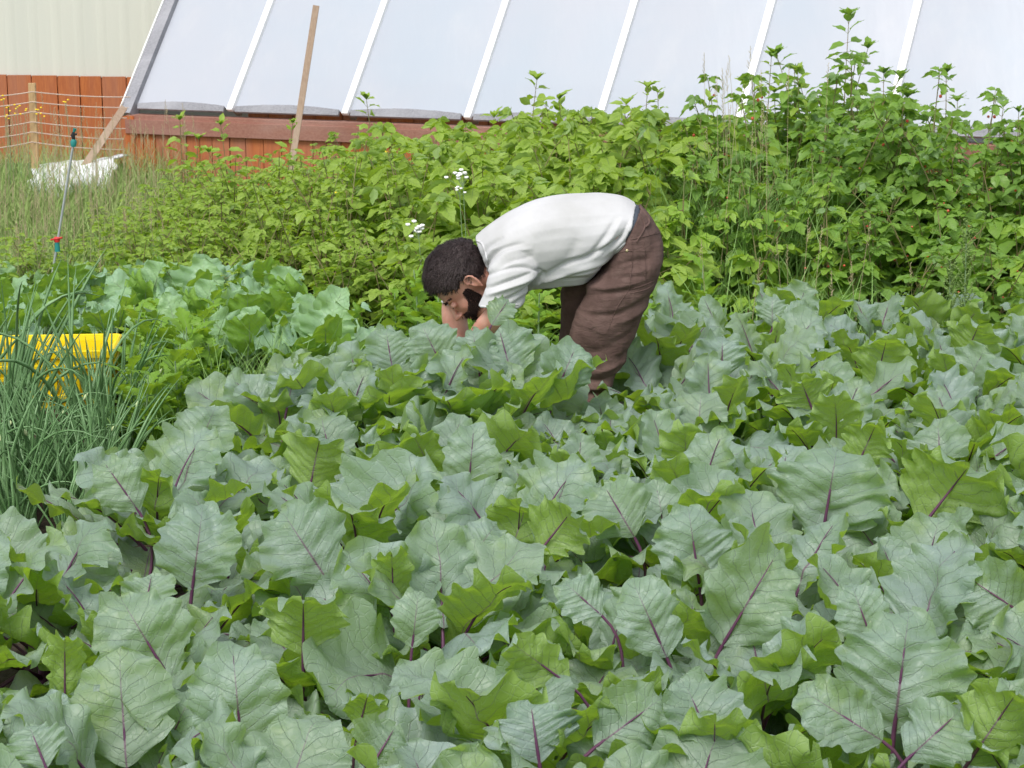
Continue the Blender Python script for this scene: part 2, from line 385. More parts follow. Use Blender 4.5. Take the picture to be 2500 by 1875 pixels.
b.add([bp(-9, -.1, -.02), bp(-9, 4.2, -.02), bp(-9, 4.6, -5), bp(-9, -.1, -5)], [[0, 1, 2, 3]]); part(b, 'back_shell', M['wood_red'], bw)

# ------------------------------------------------------------------ stakes, twine, cloth, sprinkler
def pole(name, p0, p1, w, t, mat, label, cat):
    b = MB(); b.beam(p0, p1, w, t, (0, -1, 0)); o = b.build(name, mat, None, False); return tag(o, label, cat)
def ext(p0, p1, k): return p0 + (p1 - p0) * k
a, c = P(772, 14, 15.0), P(720, 352, 14.8)
pole('wooden_stake', ext(a, c, 1.45), a, .045, .03, M['stake'], 'tall weathered wooden stake leaning in front of the greenhouse film', 'stake')
a, c = P(303, 262, 15.75), P(212, 398, 15.5)
pole('wooden_prop', ext(a, c, 1.5), a, .055, .03, M['stake'], 'diagonal wooden prop leaning on the greenhouse corner', 'wooden prop')
a = P(78, 203, 15.5)
tr_ = empty('twine_trellis', (float(a[0]), float(a[1]), 0)); tag(tr_, 'pale wooden post carrying six lines of twine before the orange boards', 'trellis')
b = MB(); b.beam((a[0] - .01, a[1], -.1), a, .05, .04, (0, -1, 0)); part(b, 'post', M['stake_pale'], tr_)
for k in range(6):
    y1 = 224 + 24.5 * k; b = MB()
    e = P(318 - 4 * k, y1 + 13 + 1.2 * k, 15.9); s0 = P(78, y1, 15.46); w0 = P(-120, y1 + 10 + 2 * k, 15.2)
    for A_, B_, sg in ((s0, e, .012), (s0, w0, .02)):
        pts = [A_ + (B_ - A_) * t + np.array([0, 0, -sg * 4 * t * (1 - t)]) for t in np.linspace(0, 1, 9)]
        b.tube(pts, .004, 5)
    part(b, 'twine', M['twine'], tr_, True)
b = MB(); nu_, nv_ = 24, 14; V = []      # crumpled white sheet on the ground
c0 = P(165, 398, 15.3)
for i in range(nu_):
    for j in range(nv_):
        uu, vv = i / (nu_ - 1), j / (nv_ - 1)
        x_ = c0[0] - .28 + .62 * uu; y_ = c0[1] - .25 + .7 * vv
        z_ = .20 + .07 * uu + .05 * vv + .015 * noise.noise(Vector((x_ * 3, y_ * 3, 1))) + .02 * noise.noise(Vector((x_ * 11, y_ * 11, 2)))
        if j == 0: z_ -= .14
        V.append((x_ + .04 * math.sin(7 * vv), y_ + .05 * math.sin(9 * uu), z_))
b.add(V, [[i * nv_ + j, (i + 1) * nv_ + j, (i + 1) * nv_ + j + 1, i * nv_ + j + 1] for i in range(nu_ - 1) for j in range(nv_ - 1)])
o = b.build('white_sheet', M['cloth']); sm = o.modifiers.new('s', 'SOLIDIFY'); sm.thickness = .012
tag(o, 'crumpled white plastic sheet lying in the grass by the greenhouse corner', 'sheet')
a, c = P(179, 352, 10.2), P(139, 600, 10.2); gb = ext(a, c, 1.9); gb[2] = max(gb[2], -.02)
sp_ = empty('sprinkler', (float(gb[0]), float(gb[1]), 0)); tag(sp_, 'thin metal riser sprinkler with teal and black head and red valve', 'sprinkler')
b = MB(); b.tube([ext(a, c, 1.9), ext(a, c, 1), a], .0065, 8); part(b, 'riser', M['metal'], sp_, True)
b = MB(); b.tube([a + (0, 0, -.012), a + (.002, 0, .012), a + (.004, 0, .024)], [.013, .017, .011], 10); part(b, 'nozzle_base', M['teal'], sp_, True)
b = MB(); b.tube([a + (.004, 0, .02), a + (.0, 0, .045), a + (.004, 0, .062)], [.008, .011, .006], 8); b.tube([a + (.0, 0, .05), a + (.02, 0, .05)], .005, 6); part(b, 'nozzle_arm', M['black'], sp_, True)
b = MB(); b.tube([a + (.006, 0, .06), a + (.012, 0, .078)], [.006, .01], 8); part(b, 'deflector', M['teal'], sp_, True)
v_ = P(139, 585, 10.2); b = MB(); b.tube([v_ + (0, 0, -.012), v_, v_ + (0, 0, .014)], [.014, .017, .012], 10); b.beam(v_ + (-.03, -.01, .0), v_ + (.03, -.01, .012), .012, .008); part(b, 'valve', M['redplastic'], sp_, True)
b = MB(); b.tube([v_ + (0, 0, -.06), v_ + (0, 0, -.013)], [.014, .012], 10); part(b, 'coupling', M['teal'], sp_, True)

# ------------------------------------------------------------------ yellow crate
ce = P(279, 850, 8.70); CL, CWd, CH = .62, .38, .275
ck = empty('crate', (float(ce[0]) - CL / 2 + .0, 8.78, 0.0), R_(5)); tag(ck, 'yellow plastic harvest crate half hidden behind the onion leaves', 'crate')
def lpart(b, name, mat, root, smooth=False): return b.build(name, mat, root, smooth)
def rring(L_, W_, z, r=.03, k=4):
    pts = []
    for cx, cy, a0 in ((L_ / 2 - r, W_ / 2 - r, 0), (-L_ / 2 + r, W_ / 2 - r, 90), (-L_ / 2 + r, -W_ / 2 + r, 180), (L_ / 2 - r, -W_ / 2 + r, 270)):
        for t in range(k + 1): an = R_(a0 + 90 * t / k); pts.append((cx + r * math.cos(an), cy + r * math.sin(an), z))
    return pts
def rloft(b, rings):
    k = len(rings[0]); V = [p for r_ in rings for p in r_]
    b.add(V, [[i * k + j, i * k + (j + 1) % k, (i + 1) * k + (j + 1) % k, (i + 1) * k + j] for i in range(len(rings) - 1) for j in range(k)])
b = MB(); rloft(b, [rring(CL - .1, CWd - .1, .01), rring(CL - .05, CWd - .05, CH - .02), rring(CL - .066, CWd - .066, CH - .02), rring(CL - .116, CWd - .116, .018)])
b.add(rring(CL - .1, CWd - .1, .012), [list(range(20))]); lpart(b, 'box_wall', M['crate'], ck)
b = MB(); rloft(b, [rring(CL - .055, CWd - .055, CH - .075), rring(CL - .012, CWd - .012, CH - .075), rring(CL - .012, CWd - .012, CH - .062),
                    rring(CL - .02, CWd - .02, CH - .06), rring(CL - .02, CWd - .02, CH - .03), rring(CL, CWd, CH - .028), rring(CL, CWd, CH), rring(CL - .016, CWd - .016, CH + .004), rring(CL - .03, CWd - .03, CH), rring(CL - .05, CWd - .05, CH - .05)])
lpart(b, 'rim', M['crate'], ck)
b = MB()
for z_ in (.06, .14): rloft(b, [rring(CL - .09 + .12 * z_, CWd - .09 + .12 * z_, z_), rring(CL - .06 + .1 * z_, CWd - .06 + .1 * z_, z_ + .004), rring(CL - .06 + .1 * z_, CWd - .06 + .1 * z_, z_ + .016), rring(CL - .09 + .12 * z_, CWd - .09 + .12 * z_, z_ + .02)])
for x_ in np.linspace(-CL / 2 + .07, CL / 2 - .07, 6): b.beam((x_, -CWd / 2 + .04, .02), (x_, -CWd / 2 + .018, CH - .07), .012, .02, (1, 0, 0))
for y_ in (-.12, 0, .12): b.beam((CL / 2 - .042, y_, .02), (CL / 2 - .02, y_, CH - .07), .012, .02, (0, 1, 0))
lpart(b, 'ribs', M['crate'], ck)

# ------------------------------------------------------------------ broad leaves
def unit(v): v = np.asarray(v, float); return v / (np.linalg.norm(v) + 1e-9)
def blade(mb, sp, tn, W_, r, nu=15, cup=.25, ruff=.085, puck=.008, lobe=.075, teeth=.022, narrow=.85, rnd=None, fold=0.0, holes=0, crump=1.0, roll=1.0, ragged=1.0):
    """sp: (nv,3) spine base->tip, tn: (3,) hint for the upper-side normal"""
    nv = len(sp); v = np.linspace(0, 1, nv)
    t = np.gradient(sp, axis=0); t /= np.linalg.norm(t, axis=1, keepdims=True) + 1e-9
    bn = np.zeros_like(t); hint = np.broadcast_to(np.asarray(tn, float), t.shape)
    bn = np.cross(t, hint); bn /= np.linalg.norm(bn, axis=1, keepdims=True) + 1e-9       # b: across
    n = np.cross(bn, t)
    h = W_ / 2 * np.clip(np.sin(math.pi * np.clip(v * .93 + .055, 0, 1) ** narrow), 0, 1) ** .62
    h = h * np.where(v > .985, .35, 1)
    U = np.linspace(-1, 1, nu)[None]; V = v[:, None]; au = np.abs(U)
    L_ = np.linalg.norm(np.diff(sp, axis=0), axis=1).sum()
    ph = r.uniform(0, 6.28, 12); side = np.where(U < 0, 0, 1)
    fr = r.uniform(3.0, 4.6)
    lob = 1 + lobe * np.where(U < 0, np.sin(6.28 * (fr + .6) * V + ph[0]), np.sin(6.28 * fr * V + ph[1])) \
            + teeth * np.where(U < 0, np.sin(6.28 * 7.4 * V + ph[2]), np.sin(6.28 * 8.3 * V + ph[3])) \
            + .04 * np.sin(6.28 * 1.3 * V + ph[4] + side * 2)
    v0, dp = r.uniform(.12, .32, 2), r.uniform(-.05, .34, 2) * ragged
    lob = lob - np.where(U < 0, dp[0] * np.exp(-((V - v0[0]) / .055) ** 2), dp[1] * np.exp(-((V - v0[1]) / .055) ** 2))
    x = U * h[:, None] * (1 + (lob - 1) * au ** 2)
    rf = np.where(U < 0, np.sin(6.28 * fr * V + ph[5]) + .32 * np.sin(6.28 * 1.8 * fr * V + ph[6]), np.sin(6.28 * (fr + .5) * V + ph[7]) + .32 * np.sin(6.28 * 1.7 * fr * V + ph[8]))
    z = cup * h[:, None] * (au ** 1.7) + ruff * W_ * au ** 2.6 * rf * (0.35 + V * .9)
    nl = 9.0; q = V * nl - au * 1.7 + side * .5 + ph[9]
    z = z + puck * (W_ / .2) * (np.abs(np.sin(math.pi * q)) - .6) * np.sqrt(au) * (1.15 - au * .6) * np.sin(math.pi * np.clip(V * .9 + .08, 0, 1))
    for sd_ in (0, 1):
        m_ = side == sd_
        z = z + m_ * r.uniform(-1.1, .9) * roll * h[:, None] * np.clip(au - .35, 0, 1) ** 1.4 * (.5 + .5 * np.sin(6.28 * r.uniform(.6, 1.2) * V + r.uniform(0, 6.28)))
    z = z + .03 * W_ * np.sin(6.28 * V * 1.1 + ph[10]) * U + fold * h[:, None] * U * au
    fwd = .16 * W_ * au ** 1.4 * (1 - V) + .02 * W_ * np.sin(6.28 * 2 * V + ph[11]) * au
    Pn = sp[:, None] + x[..., None] * bn[:, None] + z[..., None] * n[:, None] + fwd[..., None] * t[:, None]
    cr = np.zeros(x.shape)
    for q_ in range(9):
        kd = unit(r.normal(0, 1, 3)) * (r.uniform(30, 70) if q_ < 5 else r.uniform(110, 190)) * (.2 / W_) ** .5
        cr += np.sin(Pn @ kd + r.uniform(0, 6.28)) * (.0046 if q_ < 5 else .0014) * (W_ / .2)
    Pn = Pn + (cr * crump * np.sin(math.pi * np.clip(V * .95 + .05, 0, 1)) ** .4)[..., None] * n[:, None]
    rv = r.random() if rnd is None else rnd
    A = np.stack([np.broadcast_to(U, x.shape), np.broadcast_to(V, x.shape), np.full(x.shape, rv)], -1)
    i = np.arange(nv - 1)[:, None] * nu + np.arange(nu - 1)[None]
    f = np.stack([i, i + 1, i + nu + 1, i + nu], -1)
    if holes:
        keep = np.ones(f.shape[:2], bool)
        for _ in range(holes):
            a_, b_ = r.integers(3, nv - 5), r.integers(1, nu - 2); keep[a_:a_ + r.integers(1, 3), b_] = False
        f = f[keep]
    mb.add(Pn.reshape(-1, 3), f.reshape(-1, 4), 0, A.reshape(-1, 3))
    return n
def spine(base, az, elev, L_, curl, nv, p=1.6, side=0.0):
    s = np.linspace(0, 1, nv); an = elev - curl * s ** p; az_ = az + side * s
    d = np.stack([np.cos(an) * np.cos(az_), np.cos(an) * np.sin(az_), np.sin(an)], 1)
    pts = np.concatenate([[np.zeros(3)], np.cumsum((d[1:] + d[:-1]) / 2 * L_ / (nv - 1), 0)]) + np.asarray(base)
    return pts, d
def kale_leaf(mb, sb, base, az, elev, pl, L_, W_, curl, r, nv=34, nu=15, **kw):
    pp, d = spine(base, az, elev + .25, pl, .25, 7, 1)
    bl, d2 = spine(pp[-1], az, elev, L_, curl, nv, kw.pop('p', 1.6), r.uniform(-.4, .4))
    tn0 = np.array([-math.sin(elev) * math.cos(az), -math.sin(elev) * math.sin(az), math.cos(elev)])
    tw = r.uniform(-.45, .45); bx = np.array([-math.sin(az), math.cos(az), 0]); 
    tn = tn0 * math.cos(tw) + bx * math.sin(tw)
    # normals hint must follow the curl
    ns = np.cross(np.cross(d2, np.broadcast_to(tn0, d2.shape)), d2)
    hint = np.stack([-np.sin(elev - curl * np.linspace(0, 1, nv) ** 1.6) * math.cos(az), -np.sin(elev - curl * np.linspace(0, 1, nv) ** 1.6) * math.sin(az), np.cos(elev - curl * np.linspace(0, 1, nv) ** 1.6)], 1) * math.cos(tw) + bx * math.sin(tw)
    nn = blade(mb, bl, hint, W_, r, nu, **kw)
    m = int(nv * .86); k = .0062 * (W_ / .2) ** .6
    path = np.concatenate([pp[:-1], bl[:m] - nn[:m] * k * np.linspace(.6, .3, m)[:, None]])
    sb.tube(path[::1], np.concatenate([np.linspace(k * 1.0, k * .7, 6), np.linspace(k * .62, k * .12, m)]), 6)

def kale_plant_mesh(seed, n_leaf=13, h=.5, size=1.0, low=False, nv=32, nu=15, farm=False, skip_top=False):
    r = np.random.default_rng(seed); A, B = MB(), MB()
    sh = h * .28
    B.tube([(0, 0, -.03), (r.uniform(-.01, .01), 0, sh * .5), (0, 0, sh * 1.15)], [.018, .017, .012], 8)
    a0 = r.uniform(0, 6.28)
    for k in range(n_leaf):
        f = k / (n_leaf - 1)              # 0 outer low .. 1 inner upright
        if skip_top and f > .62: break
        az = a0 + k * 2.399 + r.uniform(-.25, .25)
        elev = R_(8 + 52 * f ** 1.05 + r.uniform(-9, 9))
        pl = (.17 - .04 * f) * r.uniform(.8, 1.2) * h / .5
        L_ = (.30 - .07 * f) * r.uniform(.82, 1.15) * size
        W_ = L_ * r.uniform(.62, .95)
        kale_leaf(A, B, (0, 0, sh * (.35 + .75 * f)), az, elev + .12, pl, L_, W_, R_(r.uniform(18, 75) * (1.15 - .5 * f)), r, nv, nu,
                  cup=r.uniform(.02, .38), ruff=r.uniform(.05, .10), fold=r.uniform(-.45, .45), crump=r.uniform(.7, 1.7), p=r.uniform(1.2, 2.4), holes=int(r.random() < .25) * r.integers(1, 4),
                  lobe=r.uniform(.02, .08))
    return A, B
def kale_proto(seed, mats, name='kale_plant', **kw):
    root = empty(name); A, B = kale_plant_mesh(seed, **kw)
    A.build('foliage', mats[0], root); B.build('stalks', mats[1], root); return root
used = {}
def place(proto, loc, rz, sc=1.0, tilt=(0, 0)):
    """first use moves the prototype itself, later ones copy it"""
    if proto.name not in used:
        used[proto.name] = 1; proto.location = loc; proto.rotation_euler = (tilt[0], tilt[1], rz)
        proto.scale = (sc, sc, sc) if not isinstance(sc, (tuple, list)) else sc
        return proto
    return copy_thing(proto, loc, rz, sc, tilt)
#HERO
# hero leaves of the photo: (base x, y, tip x, y, width px, side)  2500 px coordinates
K = 1.1302
HERO = [(1930, 1590, 1965, 1310, 290, 'T'), (1905, 1600, 1715, 1480, 150, 'T'), (1960, 1640, 2085, 1525, 165, 'T'), (1775, 1170, 1810, 955, 250, 'T'),
        (1990, 1140, 2110, 985, 235, 'U'), (1560, 1395, 1690, 1175, 200, 'T'), (1512, 1270, 1485, 1085, 175, 'T'), (710, 1258, 600, 1090, 200, 'T'),
        (415, 1275, 440, 1080, 180, 'T'), (655, 1415, 655, 1270, 190, 'U'), (525, 1650, 500, 1375, 215, 'T'), (372, 1475, 250, 1275, 210, 'T'),
        (668, 1060, 695, 925, 150, 'U'), (1010, 1078, 1025, 905, 120, 'T'), (1163, 1195, 1250, 1085, 140, 'U'), (850, 1315, 845, 1160, 90, 'U'),
        (1108, 820, 1075, 700, 150, 'T'), (1200, 850, 1250, 735, 115, 'T'), (1062, 702, 1103, 640, 62, 'T'), (915, 900, 905, 790, 95, 'T'),
        (1890, 835, 1920, 715, 115, 'U'), (1755, 885, 1725, 810, 115, 'U'), (1560, 730, 1515, 632, 50, 'T'), (1668, 705, 1668, 635, 70, 'T'), (1690, 690, 1755, 655, 45, 'T'),
        (1165, 1650, 1145, 1510, 215, 'T'), (1285, 1615, 1440, 1500, 170, 'T'), (140, 1505, 140, 1340, 85, 'U'), (775, 1575, 800, 1480, 95, 'U'),
        (1890, 1400, 1835, 1250, 120, 'T'), (2090, 1650, 2215, 1470, 190, 'U'), (310, 1330, 330, 1230, 120, 'T'), (1370, 1160, 1300, 1040, 150, 'T'),
        (2230, 1340, 2080, 1240, 170, 'T'), (300, 1105, 215, 985, 110, 'T'), (420, 985, 470, 870, 130, 'T'), (800, 1660, 860, 1560, 160, 'T'), (100, 1660, 60, 1560, 130, 'T'),
        (620, 880, 640, 790, 110, 'T'), (1000, 1230, 1080, 1120, 110, 'T'), (890, 1400, 905, 1270, 110, 'T'), (2080, 780, 2120, 690, 120, 'U'), (1560, 820, 1560, 720, 110, 'T'),
        (1440, 1420, 1360, 1240, 150, 'T'), (1300, 1330, 1210, 1250, 110, 'T'), (1230, 1480, 1080, 1370, 110, 'U'), (1850, 1010, 1900, 900, 110, 'U'),
        (960, 800, 905, 690, 115, 'T'), (1035, 805, 1020, 706, 90, 'T'), (850, 810, 832, 705, 105, 'T')]
HERO_Y = {18: 7.28, 47: 7.25, 48: 7.2, 49: 7.3, 16: 7.2, 17: 7.05}
hero_plants = []
def hero_build():
    leaves = []
    for i, (bx, by, tx, ty, w, sd_) in enumerate(HERO):
        bx, by, tx, ty, w = [q * K for q in (bx, by, tx, ty, w)]
        r = np.random.default_rng(500 + i)
        zc = .45 if w > 160 else .47
        if by < 1000: zc = .48
        Yc = float(G((bx + tx) / 2, (by + ty) / 2, zc)[1])
        Yc = HERO_Y.get(i, Yc)
        lean = .05 if sd_ == 'T' else -.05
        B_ = P(bx, by, Yc); T_ = P(tx, ty, Yc + (lean if sd_ == 'T' else -.02))
        leaves.append((B_, T_, w / F_PX * Yc * 1.0, sd_, Yc, r))
    todo = list(range(len(leaves))); clusters = []
    while todo:
        i = todo.pop(0); cl = [i]
        for j in list(todo):
            if np.hypot(*(leaves[i][0][:2] - leaves[j][0][:2])) < .17: cl.append(j); todo.remove(j)
        clusters.append(cl)
    for ci, cl in enumerate(clusters):
        c = np.mean([leaves[i][0] for i in cl], 0)
        # stem foot: leaves that show their upper side grow away from the viewer's side of the stem
        sgn = np.mean([1 if leaves[i][3] == 'T' else -1 for i in cl])
        foot = np.array([c[0], c[1] - .10 * sgn + .02, 0.0])
        root = empty('kale_plant', tuple(foot)); hero_plants.append((root, foot))
        A, B = kale_plant_mesh(900 + ci, n_leaf=14, h=.46, size=1.0, skip_top=True)
        for i in cl:
            B_, T_, w, sd_, Yc, r = leaves[i]; B_ = B_ - foot; T_ = T_ - foot
            ax = T_ - B_; L_ = np.linalg.norm(ax); view = unit(EYE - foot - (B_ + T_) / 2)
            nrm = view if sd_ == 'T' else -view
            nrm = unit(nrm - ax * (nrm @ ax) / (L_ ** 2))
            nv = 44; s = np.linspace(0, 1, nv)[:, None]
            bulge = .10 * L_ * (1 if sd_ == 'T' else .5)
            tipcurl = (.35 if sd_ == 'U' else .16) * L_
            # upper side bulges up in the middle; the tip rolls over to the lower side (U: forward flop)
            spn = B_ + ax * (s - .10 * s ** 5) * 1.04 + nrm * bulge * np.sin(math.pi * s) - nrm * tipcurl * s ** 5 * (1 if sd_ == 'T' else 1.0)
            nn = blade(A, spn, nrm, w * 1.05, r, 21, cup=r.uniform(.0, .18) if sd_ == 'T' else .12, ruff=r.uniform(.05, .085), puck=.009,
                       lobe=.06 if sd_ == 'T' else .12, teeth=.028, narrow=.8, fold=r.uniform(-.3, .3), rnd=r.uniform(0, .8), crump=r.uniform(.8, 1.4))
            m = int(nv * .88); k = .0068 * (w / .2) ** .6
            st = np.array([0, 0, .10]); side = unit(B_ - st); tt = np.linspace(0, 1, 9)[:, None]
            d0 = unit(spn[2] - spn[0]); ctrl = B_ - d0 * min(.14, max(.04, B_[2] * .45))
            bez = st * (1 - tt) ** 2 + 2 * ctrl * tt * (1 - tt) + B_ * tt ** 2
            path = np.concatenate([bez[:-1], spn[:m] - nn[:m] * k * np.linspace(.6, .3, m)[:, None]])
            B.tube(path, np.concatenate([np.linspace(k * 1.1, k * .75, 8), np.linspace(k * .7, k * .1, m)]), 7)
        A.build('foliage', M['kale'], root); B.build('stalks', M['stalk'], root)
hero_build()

PROTO = [kale_proto(i, (M['kale'], M['stalk']), n_leaf=12 + i % 3, h=.46 + .02 * (i % 4), nv=38) for i in range(1, 17)]
FARP = [kale_proto(60 + i, (M['kale_far'], M['stalk_green']), 'collard_plant', n_leaf=13, h=.46, nv=26, nu=11, size=.98) for i in range(6)]
BX = [(600, 900), (700, 860), (760, 800), (790, 720), (880, 600), (1000, 450), (1150, 220), (1260, -150), (2300, -900)]
def left_bound(py): return float(np.interp(py, [p[0] for p in BX], [p[1] for p in BX]))
def regions(px, py):
    return px, py
r = np.random.default_rng(42); pts = []
Y = 2.6; row = 0
while Y < 9.4:
    xw = .27 * Y + .85; X = -xw + (row % 2) * .2
    while X < xw:
        x, y = X + r.uniform(-.07, .07), Y + r.uniform(-.07, .07)
        X += .40
        px, py = proj((x, y, .42))
        if px < left_bound(py): continue
        # upper limit of the bed: up to the man on the left, further back on the right
        ymax = 7.72 if x < .18 else (7.55 if x < .5 else 8.95)
        if y > ymax: continue
        if x < .18 and y > 7.35 + (.35 if x > -.75 else -.2 * (-.75 - x)): continue
        if .05 < x < .52 and 7.3 < y < 8.1: continue      # where he stands
        if any(np.hypot(x - f[0], y - f[1]) < (.19 if y < 6.3 else .12) for _, f in hero_plants): continue
        pts.append((x, y))
    Y += .385; row += 1
pts += [(-.70, 7.22), (-.52, 7.12), (-.34, 7.2), (-.30, 6.98), (-.16, 7.14), (-.03, 7.02), (.09, 6.92), (-.6, 6.9), (.2, 6.75)]
for (x, y) in pts:
    sc = r.uniform(.98, 1.18)
    if y < 4.3: sc *= 1.0
    if y > 8.0: sc *= .96
    if .0 < x < .5 and 6.3 < y <= 7.35: sc *= .86
    if x > 1.9 and y > 8.3: sc *= 1.06
    if -.75 < x < .02 and y > 6.95: sc *= 1.12
    o = place(PROTO[r.integers(len(PROTO))], (x, y, 0), r.uniform(0, 6.28), sc, (r.uniform(-.08, .08), r.uniform(-.08, .08)))
    px, py = proj((x, y, .4)); o['_p'] = (px, py)
def kale_label(o, px, py):
    if py > 1400:
        z = 'large purple-stemmed kale plant in the front rows nearest the viewer'; g_ = 'kale plants in the front rows'
    elif py > 1050:
        z = 'purple-stemmed kale plant in the middle of the bed, between the front rows and the man'; g_ = 'kale plants in the middle rows'
    elif px > 1500:
        z = 'blue-green kale plant in the back rows to the right of the man'; g_ = 'kale plants to the right of the man'
    else:
        z = 'kale plant in the back rows under and before the bending man'; g_ = 'kale plants before the man'
    tag(o, z, 'kale plant', g_)
for o in [o for o in bpy.data.objects if o.name.startswith('kale_plant')]:
    q = o.location; px, py = proj((q.x, q.y, .4)); kale_label(o, px, py)
    if '_p' in o: del o['_p']

# far-left patch of smoother, paler plants
r = np.random.default_rng(5)
for Y in np.arange(8.75, 10.2, .36):
    for X in np.arange(-3.2, -.45, .34):
        x, y = X + r.uniform(-.06, .06), Y + r.uniform(-.06, .06); px, py = proj((x, y, .42))
        if px > 820 - max(0, (700 - py)) * 1.0 or px < -120: continue
        if x < -1.6 and y < 9.45: continue
        if y < 9.0 and x < -1.25: continue
        o = place(FARP[r.integers(6)], (x, y, 0), r.uniform(0, 6.28), r.uniform(.86, 1.0) * (.9 if px < 300 else 1))
        tag(o, 'pale smooth-leaved brassica plant in the patch behind the yellow crate', 'brassica plant', 'pale brassicas behind the crate')

# ------------------------------------------------------------------ onions
def onion_mesh(seed, hh=.52):
    r = np.random.default_rng(seed); A = MB(); B = MB(); nb_ = 0
    for k in range(11):
        az = r.uniform(0, 6.28); lean = R_(r.uniform(3, 30)); L_ = hh * r.uniform(.7, 1.15)
        c = R_(r.choice([8, 15, 30, 100])) * r.uniform(.5, 1.2)
        p_, _ = spine((r.uniform(-.02, .02), r.uniform(-.02, .02), 0), az, math.pi / 2 - lean, L_, c, 12, 2.2)
        rad = r.uniform(.0035, .0062)
        A.tube(p_, rad * np.interp(np.linspace(0, 1, 12), [0, .35, .8, 1], [.8, 1.1, .7, .12]), 6)
        if k == 0 and seed % 4 == 0:
            q = p_[-1]; d = unit(p_[-1] - p_[-2]); A.tube([p_[-2], q], [rad * .5, rad * .5], 6)
            B.tube([q - d * .004, q + d * .008, q + d * .018, q + d * .03], [.003, .0075, .006, .001], 8); nb_ += 1
    return A, B, nb_
ON = []
for i in range(10):
    A, B, nb_ = onion_mesh(200 + i); root = empty('onion_plant'); A.build('leaves', M['onion'], root)
    if nb_: B.build('flower_bud', M['bud'], root)
    ON.append(root)
r = np.random.default_rng(11); cnt = 0
for Y in np.arange(6.6, 8.72, .115):
    for X in np.arange(-2.9, -.9, .14):
        x, y = X + r.uniform(-.05, .05), Y + r.uniform(-.05, .05); px, py = proj((x, y, .12))
        xr = np.interp(py, [900, 1000, 1100, 1200, 1330], [420, 400, 330, 240, 140])
        if px > xr or px < -130 or y > 8.5: continue
        if y > 7.5 and r.random() < (.55 if y < 7.9 else .82): continue
        o = place(ON[r.integers(10)], (x, y, 0), r.uniform(0, 6.28), r.uniform(.75, 1.12) * (1 if y < 7.5 else r.choice([.8, .9, 1.15, 1.45]))); cnt += 1
        tag(o, 'onion plant with thin blue-green tubular leaves in the bed before the yellow crate', 'onion plant', 'onion plants before the crate')
print('onions', cnt)

# ------------------------------------------------------------------ hedge leaves
def leaflet(mb, base, d, nrm, L_, W_, r, mat=0, fold=.25, nv=7, rnd=None, droop=.3, serr=.0):
    d = unit(d); s = np.linspace(0, 1, nv)
    sp_ = np.asarray(base) + d[None] * (s * L_)[:, None] - np.asarray(nrm)[None] * (droop * L_ * s ** 2)[:, None]
    t = np.gradient(sp_, axis=0); t /= np.linalg.norm(t, axis=1, keepdims=True) + 1e-9
    b = np.cross(t, np.broadcast_to(nrm, t.shape)); b /= np.linalg.norm(b, axis=1, keepdims=True) + 1e-9; n = np.cross(b, t)
    h = W_ / 2 * np.interp(s, [0, .12, .35, .6, .85, 1], [.12, .72, 1, .8, .33, 0.0]) * (1 + serr * np.where(np.arange(nv) % 2, 1, -1))
    U = np.array([-1, -.5, 0, .5, 1.0])[None]
    P_ = sp_[:, None] + (U * h[:, None])[..., None] * b[:, None] + (np.abs(U) * h[:, None] * fold + .06 * W_ * np.abs(U) * np.sin(s * 14)[:, None])[..., None] * n[:, None] - (np.abs(U) * h[:, None] * .35)[..., None] * -t[:, None] * .4
    rv = r.random() if rnd is None else rnd
    A = np.stack([np.broadcast_to(U, (nv, 5)), np.broadcast_to(s[:, None], (nv, 5)), np.full((nv, 5), rv)], -1)
    i = np.arange(nv - 1)[:, None] * 5 + np.arange(4)[None]
    mb.add(P_.reshape(-1, 3), np.stack([i, i + 1, i + 6, i + 5], -1).reshape(-1, 4), mat, A.reshape(-1, 3))
def compound(A, B, node, az, r, size, n=3, el=None):
    """trifoliate leaf on a petiole"""
    el = R_(r.uniform(5, 40)) if el is None else el
    out = np.array([math.cos(az) * math.cos(el), math.sin(az) * math.cos(el), math.sin(el)])
    pl = size * r.uniform(.5, .9); j = node + out * pl
    B.tube([node, node + out * pl * .5, j], [.0016, .0013, .001], 4, cap=False)
    tn = unit(np.array([-math.sin(el) * math.cos(az), -math.sin(el) * math.sin(az), math.cos(el)]) + r.normal(0, .22, 3))
    side = unit(np.cross(out, tn)); flat = unit(np.array([out[0], out[1], r.uniform(-.55, .1)]))
    tn = unit(tn + np.array([out[0], out[1], 0]) * r.uniform(.0, .5))
    rv = r.random()
    leaflet(A, j, flat, tn, size * r.uniform(.9, 1.1), size * .68, r, rnd=rv, droop=r.uniform(.1, .45), nv=9, serr=.07)
    for sg in (-1, 1):
        leaflet(A, j, unit(flat * .5 + side * sg), tn, size * r.uniform(.72, .9), size * .55, r, rnd=rv, droop=r.uniform(.1, .45), serr=.06)
    if n == 5:
        for sg in (-1, 1):
            leaflet(A, j - out * size * .1, unit(-flat * .15 + side * sg), tn, size * .6, size * .42, r, rnd=rv, droop=.3)
